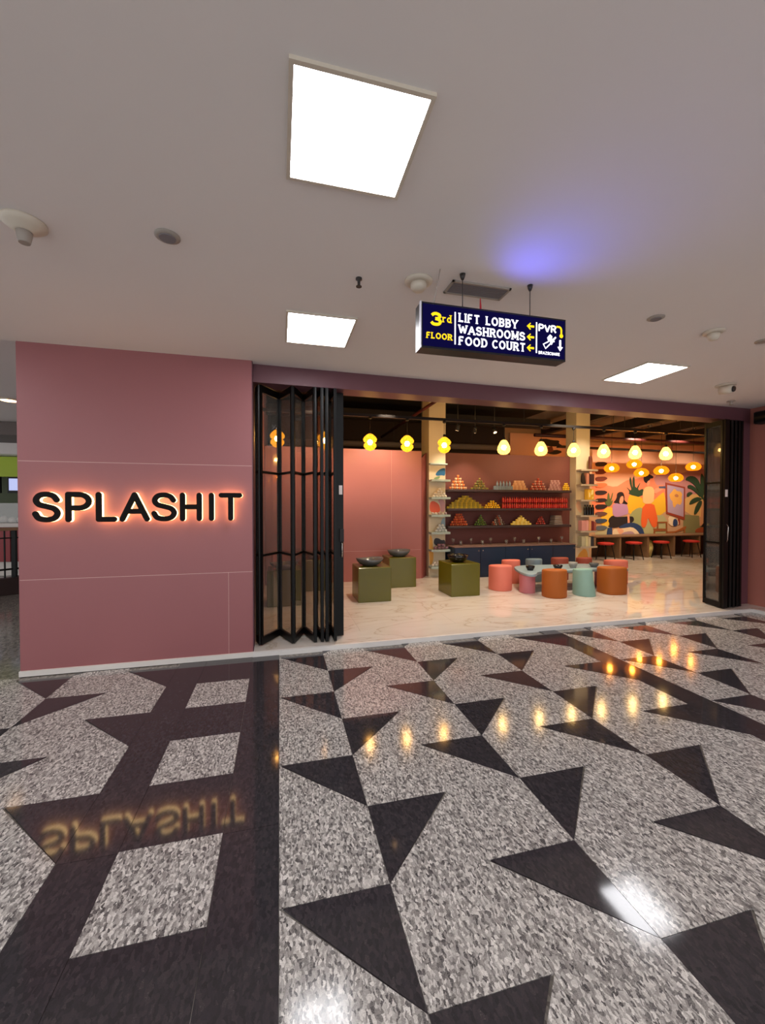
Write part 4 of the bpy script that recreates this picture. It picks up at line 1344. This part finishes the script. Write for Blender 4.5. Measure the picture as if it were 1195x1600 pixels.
# ================================================================== LAMPS AND OPEN CEILING OF THE SHOP
rl = thing('lamp_rail', (3.6, 6.70, 2.99), 'long dark rail carrying the row of pendant lamps', 'rail')
MB().box(-0.25, 13.6, 6.675, 6.725, 2.985, 3.03).build('track', 'rail_metal', rl)
for xx in (0.6, 2.4, 4.4, 6.4, 8.4, 10.4, 12.4):
    MB().tube([(xx, 6.70, 3.03), (xx, 6.70, 3.8)], .006, 6).build('hanger', 'rail_metal', rl)
TWIN = [(.02, .145), (.05, .13), (.095, .09), (.118, .05), (.106, .012), (.076, -.008), (.104, -.03), (.108, -.07), (.07, -.12), (.02, -.14), (.001, -.142)]
EGG = [(.02, .14), (.05, .125), (.08, .075), (.108, .01), (.116, -.04), (.10, -.09), (.06, -.122), (.001, -.13)]
proto = {}


def pendant(x, y, z, kind, label, ztop=2.985, group='amber pendant lamps on the rail'):
    if kind not in proto:
        t = thing('pendant_lamp', (x, y, z), label, 'pendant lamp', group)
        prof = {'twin': TWIN, 'egg': EGG}[kind]
        MB().lathe(prof, x, y, z, 22, caps=False).build('shade', 'amber_glass' if kind == 'twin' else 'pale_amber_glass', t)
        MB().lathe([(.001, .045), (.03, .035), (.045, 0), (.03, -.035), (.001, -.045)], x, y, z, 14).build('bulb', 'bulb', t)
        MB().lathe([(.014, .19), (.022, .185), (.024, .135), (.022, .13)], x, y, z, 12).build('cap', 'soft_black', t)
        MB().tube([(x, y, z + .18), (x, y, ztop)], .004, 6).build('cord', 'soft_black', t)
        MB().lathe([(.03, 0), (.03, -.03), (.012, -.04)], x, y, ztop, 12).build('canopy', 'soft_black', t)
        proto[kind] = t
        return t
    return copy_tree(proto[kind], (x, y, z), label, group)


pendant(1.478, 6.70, 2.56, 'twin', 'two-bulge amber pendant lamp next to the folded glass door')
pendant(2.131, 6.70, 2.56, 'twin', 'two-bulge amber pendant lamp in front of the dark gap left of the column')
pendant(2.816, 6.70, 2.56, 'twin', 'two-bulge amber pendant lamp in front of the left cream column')
pendant(-0.03, 6.70, 2.56, 'twin', 'two-bulge amber pendant lamp seen through the leftmost glass panel')
pendant(0.72, 6.70, 2.56, 'twin', 'two-bulge amber pendant lamp seen through the middle glass panels')
for px, lab in ((3.986, 'egg shaped glowing pendant lamp above the left of the brown shelf wall'), (4.764, 'egg shaped glowing pendant lamp above the right of the brown shelf wall'),
                (5.482, 'egg shaped glowing pendant lamp in front of the right cream column'), (6.173, 'egg shaped glowing pendant lamp just right of the right column'),
                (6.926, 'egg shaped glowing pendant lamp above the seated figure in the mural'), (7.699, 'egg shaped glowing pendant lamp above the painted easel')):
    pendant(px, 6.70, 2.56, 'egg', lab)

for k, (px, py, pz, lab) in enumerate(((7.60, 8.0, 2.38, 'flat woven orange lamp nearest the right column'), (8.25, 8.0, 2.49, 'flat woven orange lamp, upper of the close pair'),
                                       (8.62, 8.15, 2.30, 'flat woven orange lamp, lower of the close pair'), (9.06, 8.0, 2.35, 'flat woven orange lamp above the standing figure'),
                                       (9.75, 8.2, 2.20, 'small woven orange lamp hanging lowest'), (10.06, 8.0, 2.47, 'flat woven orange lamp nearest the folded black door'))):
    t = thing('woven_lamp', (px, py, pz), lab, 'pendant lamp', 'woven orange lamps before the mural')
    MB().lathe([(.03, .115), (.09, .10), (.145, .05), (.165, -.01), (.14, -.065), (.09, -.095)], px, py, pz, 24, caps=False).build('shade', 'woven_amber', t)
    MB().lathe([(.001, .04), (.04, .02), (.05, -.01), (.03, -.045), (.001, -.055)], px, py, pz, 12).build('bulb', 'bulb', t)
    MB().tube([(px, py, pz + .09), (px, py, 3.8)], .004, 6).build('cord', 'soft_black', t)


# track spot heads with their own light
def spot(x, y, z, aim, label, watts, size=70, visible_rail=True):
    t = thing('track_spotlight', (x, y, z), label, 'spotlight', 'black track spotlights')
    d = (Vector(aim) - Vector((x, y, z))).normalized()
    p = Vector((x, y, z))
    MB().tube([tuple(p - d * .09), tuple(p - d * .085), tuple(p + d * .03)], [.025, .034, .038], 12).build('head', 'soft_black', t)
    MB().tube([tuple(p + d * .028), tuple(p + d * .032)], [.032, .032], 12).build('lens', 'downlight_glow', t)
    MB().tube([tuple(p - d * .04), (x, y, 3.8)], .008, 6).build('stem', 'soft_black', t)
    l = bpy.data.lights.new('spot_light', 'SPOT')
    l.energy = watts
    l.color = (1.0, .82, .63)
    l.spot_size = radians(size)
    l.spot_blend = .9
    l.shadow_soft_size = .05
    o = bpy.data.objects.new('spot_light', l)
    COL.objects.link(o)
    o.location = p + d * .05
    o.rotation_euler = d.to_track_quat('-Z', 'Y').to_euler()
    return t


spot(3.34, 7.3, 2.98, (3.2, 7.8, 1.6), 'black spotlight aimed at the left column shelves, leftmost of three', SPOT_W * .5)
spot(3.71, 7.3, 2.95, (3.9, 7.9, 1.5), 'black spotlight in the middle of the three over the shelf wall', SPOT_W * .7)
spot(4.14, 7.3, 2.97, (4.4, 6.0, .4), 'bright round spotlight, rightmost of the three over the shelf wall', SPOT_W)
for (sx, ax) in ((0.5, 0.5), (1.75, 1.8)):
    spot(sx, 6.55, 3.35, (ax, 7.66, 1.95), 'black spotlight hidden above the beam washing the salmon partition', SPOT_W * 1.3, 72)
for (sx, sy, aim, k) in ((5.3, 6.3, (5.4, 7.9, 1.4), .8), (1.6, 5.6, (1.6, 5.7, 0), 2.0), (3.6, 5.4, (3.6, 5.5, 0), 2.0), (5.6, 5.4, (5.6, 5.5, 0), 2.0),
                         (8.8, 8.1, (8.9, 9.8, 1.6), 1.6), (10.2, 8.1, (10.3, 9.8, 1.6), 1.6), (11.8, 8.1, (11.9, 9.8, 1.6), 1.4), (8.2, 7.0, (8.2, 7.2, 0), 1.6), (6.5, 7.0, (6.6, 7.8, 1.5), .8)):
    spot(sx, sy, 3.45, aim, 'black spotlight added high in the open shop ceiling to brighten the shop', SPOT_W * k, 85)  # extra spots added as fill for the shop walls and floor


def ceil_bar(name, pts, w, h, m, label, cat):
    mb_ = MB()
    for a, b_ in zip(pts[:-1], pts[1:]):
        mb_.bar(a, b_, w, h)
    return tag(mb_.build(name, m), label, cat)


ceil_bar('ceiling_beam', [(-.25, 7.15, 3.62), (6.3, 7.15, 3.62)], .30, .30, 'duct_brown', 'dark steel beam crossing above the left column', 'beam')
ceil_bar('ceiling_beam', [(-.25, 8.6, 3.45), (6.3, 8.6, 3.45)], .2, .2, 'duct_brown', 'dark beam in the gap above the salmon partition', 'beam')
tag(MB().tube([(2.75, 4.9, 3.38), (2.4, 9.6, 3.16)], .03, 10).build('sprinkler_pipe', 'red_pipe'), 'dark red pipe running back under the black ceiling', 'pipe')
tag(MB().tube([(-.262, 6.4, 3.52), (6.44, 6.4, 3.52)], .025, 10).build('sprinkler_pipe', 'red_pipe'), 'thin dark red pipe along the black ceiling', 'pipe')
tag(MB().tube([(5.9, 8.55, 3.18), (13.5, 8.55, 3.18)], .04, 10).build('sprinkler_pipe', 'red_pipe'), 'red pipe crossing above the mural', 'pipe')
rd = thing('round_duct', (2.6, 9.2, 2.85), 'grey round duct behind the salmon partition', 'duct')
MB().tube([(-.2, 9.2, 2.9), (5.5, 9.2, 2.95)], .07, 12).build('pipe_run', 'gray_bulkhead', rd)
for xx in (.8, 2.6, 4.6):
    MB().tube([(xx, 9.2, 2.95), (xx, 9.2, 3.8)], .006, 6).build('hanger', 'rail_metal', rd)
for k, (xx, zz, lab) in enumerate(((6.9, 3.55, 'nearest the right column'), (8.3, 3.5, 'second from the right column'), (9.7, 3.5, 'third from the right column'), (11.2, 3.5, 'farthest right'))):
    ceil_bar('ceiling_beam', [(xx, 4.8, zz), (xx + .15, 9.8, zz)], .16, .22, 'soft_black', 'black beam running back over the mural side, ' + lab, 'beam')
for yy, zz, lab in ((7.6, 3.22, 'nearer'), (9.0, 3.0, 'farther')):
    tr = thing('cable_tray', (10, yy, zz), 'dark cable tray across the mural side ceiling, the %s one' % lab, 'cable tray')
    MB().bar((6.9, yy, zz), (13.6, yy + .1, zz), .12, .05).build('tray', 'rail_metal', tr)
    for xx in (7.6, 9.2, 10.6, 12.4):
        MB().tube([(xx, yy + .04, zz), (xx, yy + .04, 3.8)], .006, 6).build('hanger', 'rail_metal', tr)

# ================================================================== FOOD COUNTER BEYOND THE PINK WALL
struct(MB().box(-11, -0.36, 12.5, 12.7, 0, 3.9).build('wall_food_counter', 'dark_green'), 'dark green wall of the far food counter')
tag(MB().box(-9.5, -4.5, 11.0, 11.15, 2.15, 2.60).build('fascia_board', 'lime'), 'lime green fascia over the far food counter', 'fascia')
tag(MB().box(-9.5, -4.5, 10.6, 11.6, 2.62, 2.95).build('bulkhead', 'ceiling_paint'), 'white bulkhead above the lime fascia', 'bulkhead')
tag(MB().box(-9.5, -4.5, 9.4, 10.6, 2.86, 3.11).build('bulkhead', 'gray_bulkhead'), 'grey stepped bulkhead hanging beyond the pink wall', 'bulkhead')
for xa, xb, lab in ((-6.9, -6.12, 'lit menu screen under the lime fascia at the photo edge'), (-5.98, -5.2, 'lit menu screen under the lime fascia beside the pink wall')):
    sc_ = thing('menu_screen', ((xa + xb) / 2, 11.05, 1.78), lab, 'screen')
    MB().box(xa, xb, 11.04, 11.10, 1.78, 2.15).build('case', 'black_metal', sc_)
    MB().box(xa + .03, xb - .03, 11.034, 11.041, 1.84, 2.11).build('display', 'screen_glow', sc_)
ct = thing('food_counter', (-6.4, 10.6, 0), 'food counter with white top and red front panels', 'counter')
MB().box(-9, -4.4, 10.3, 11.0, 1.04, 1.12).build('counter_top', 'white_trim', ct)
for k in range(8):
    xa = -8.9 + k * .56
    MB().box(xa, xa + .54, 10.32, 10.36, .30, 1.035).build('front_panel', 'red_panel', ct)
MB().box(-8.95, -4.45, 10.36, 10.95, 0, 1.04).build('body', 'white_trim', ct)
tag(MB().box(-9, -4.4, 10.55, 10.58, 1.12, 1.55).build('sneeze_guard', 'clear_glass'), 'clear upright glass guard on the far food counter', 'glass guard')
for k, (xx, hh) in enumerate(((-6.22, .26), (-6.06, .20), (-5.90, .15), (-5.74, .12), (-5.58, .14), (-5.42, .12))):
    m = MB().lathe([(.05, 0), (.065, .03), (.07, hh * .6), (.045, hh * .9), (.015, hh)], xx, 10.75, 1.12, 10)
    tag(m.build('paper_bag', 'plastic_white'), 'white paper bag heaped on the far food counter', 'bag', 'white bags on the food counter')

rg = thing('railing', (-4.4, 8.0, 0), 'dark metal railing on a brown kerb beyond the pink wall', 'railing')
A, B = Vector((-6.2, 6.4, 0)), Vector((-3.9, 8.75, 0))
MB().bar(A + Vector((0, 0, .14)), B + Vector((0, 0, .14)), .16, .28).build('kerb', 'brown_kerb', rg)
MB().bar(A + Vector((0, 0, 1.10)), B + Vector((0, 0, 1.10)), .09, .05).build('top_rail', 'wood', rg)
MB().bar(A + Vector((0, 0, .42)), B + Vector((0, 0, .42)), .03, .03).build('bottom_rail', 'black_metal', rg)
MB().bar(A + Vector((0, 0, .95)), B + Vector((0, 0, .95)), .02, .02).build('middle_rail', 'black_metal', rg)
for k in range(26):
    p = A.lerp(B, (k + .5) / 26)
    big = k % 6 == 2
    MB().bar((p.x, p.y, .28), (p.x, p.y, 1.08), .06 if big else .018, .06 if big else .018).build('post' if big else 'baluster', 'black_metal', rg)

dl = thing('downlight', (-4.0, 7.45, 3.11), 'glowing round downlight beyond the pink wall', 'ceiling light')
MB().lathe([(.15, .01), (.15, -.006), (.11, -.012)], -4.0, 7.45, 3.11, 24).build('ring', 'plastic_white', dl)
MB().lathe([(.108, -.006), (.10, -.014), (.001, -.015)], -4.0, 7.45, 3.11, 24).build('diffuser', 'downlight_glow', dl)
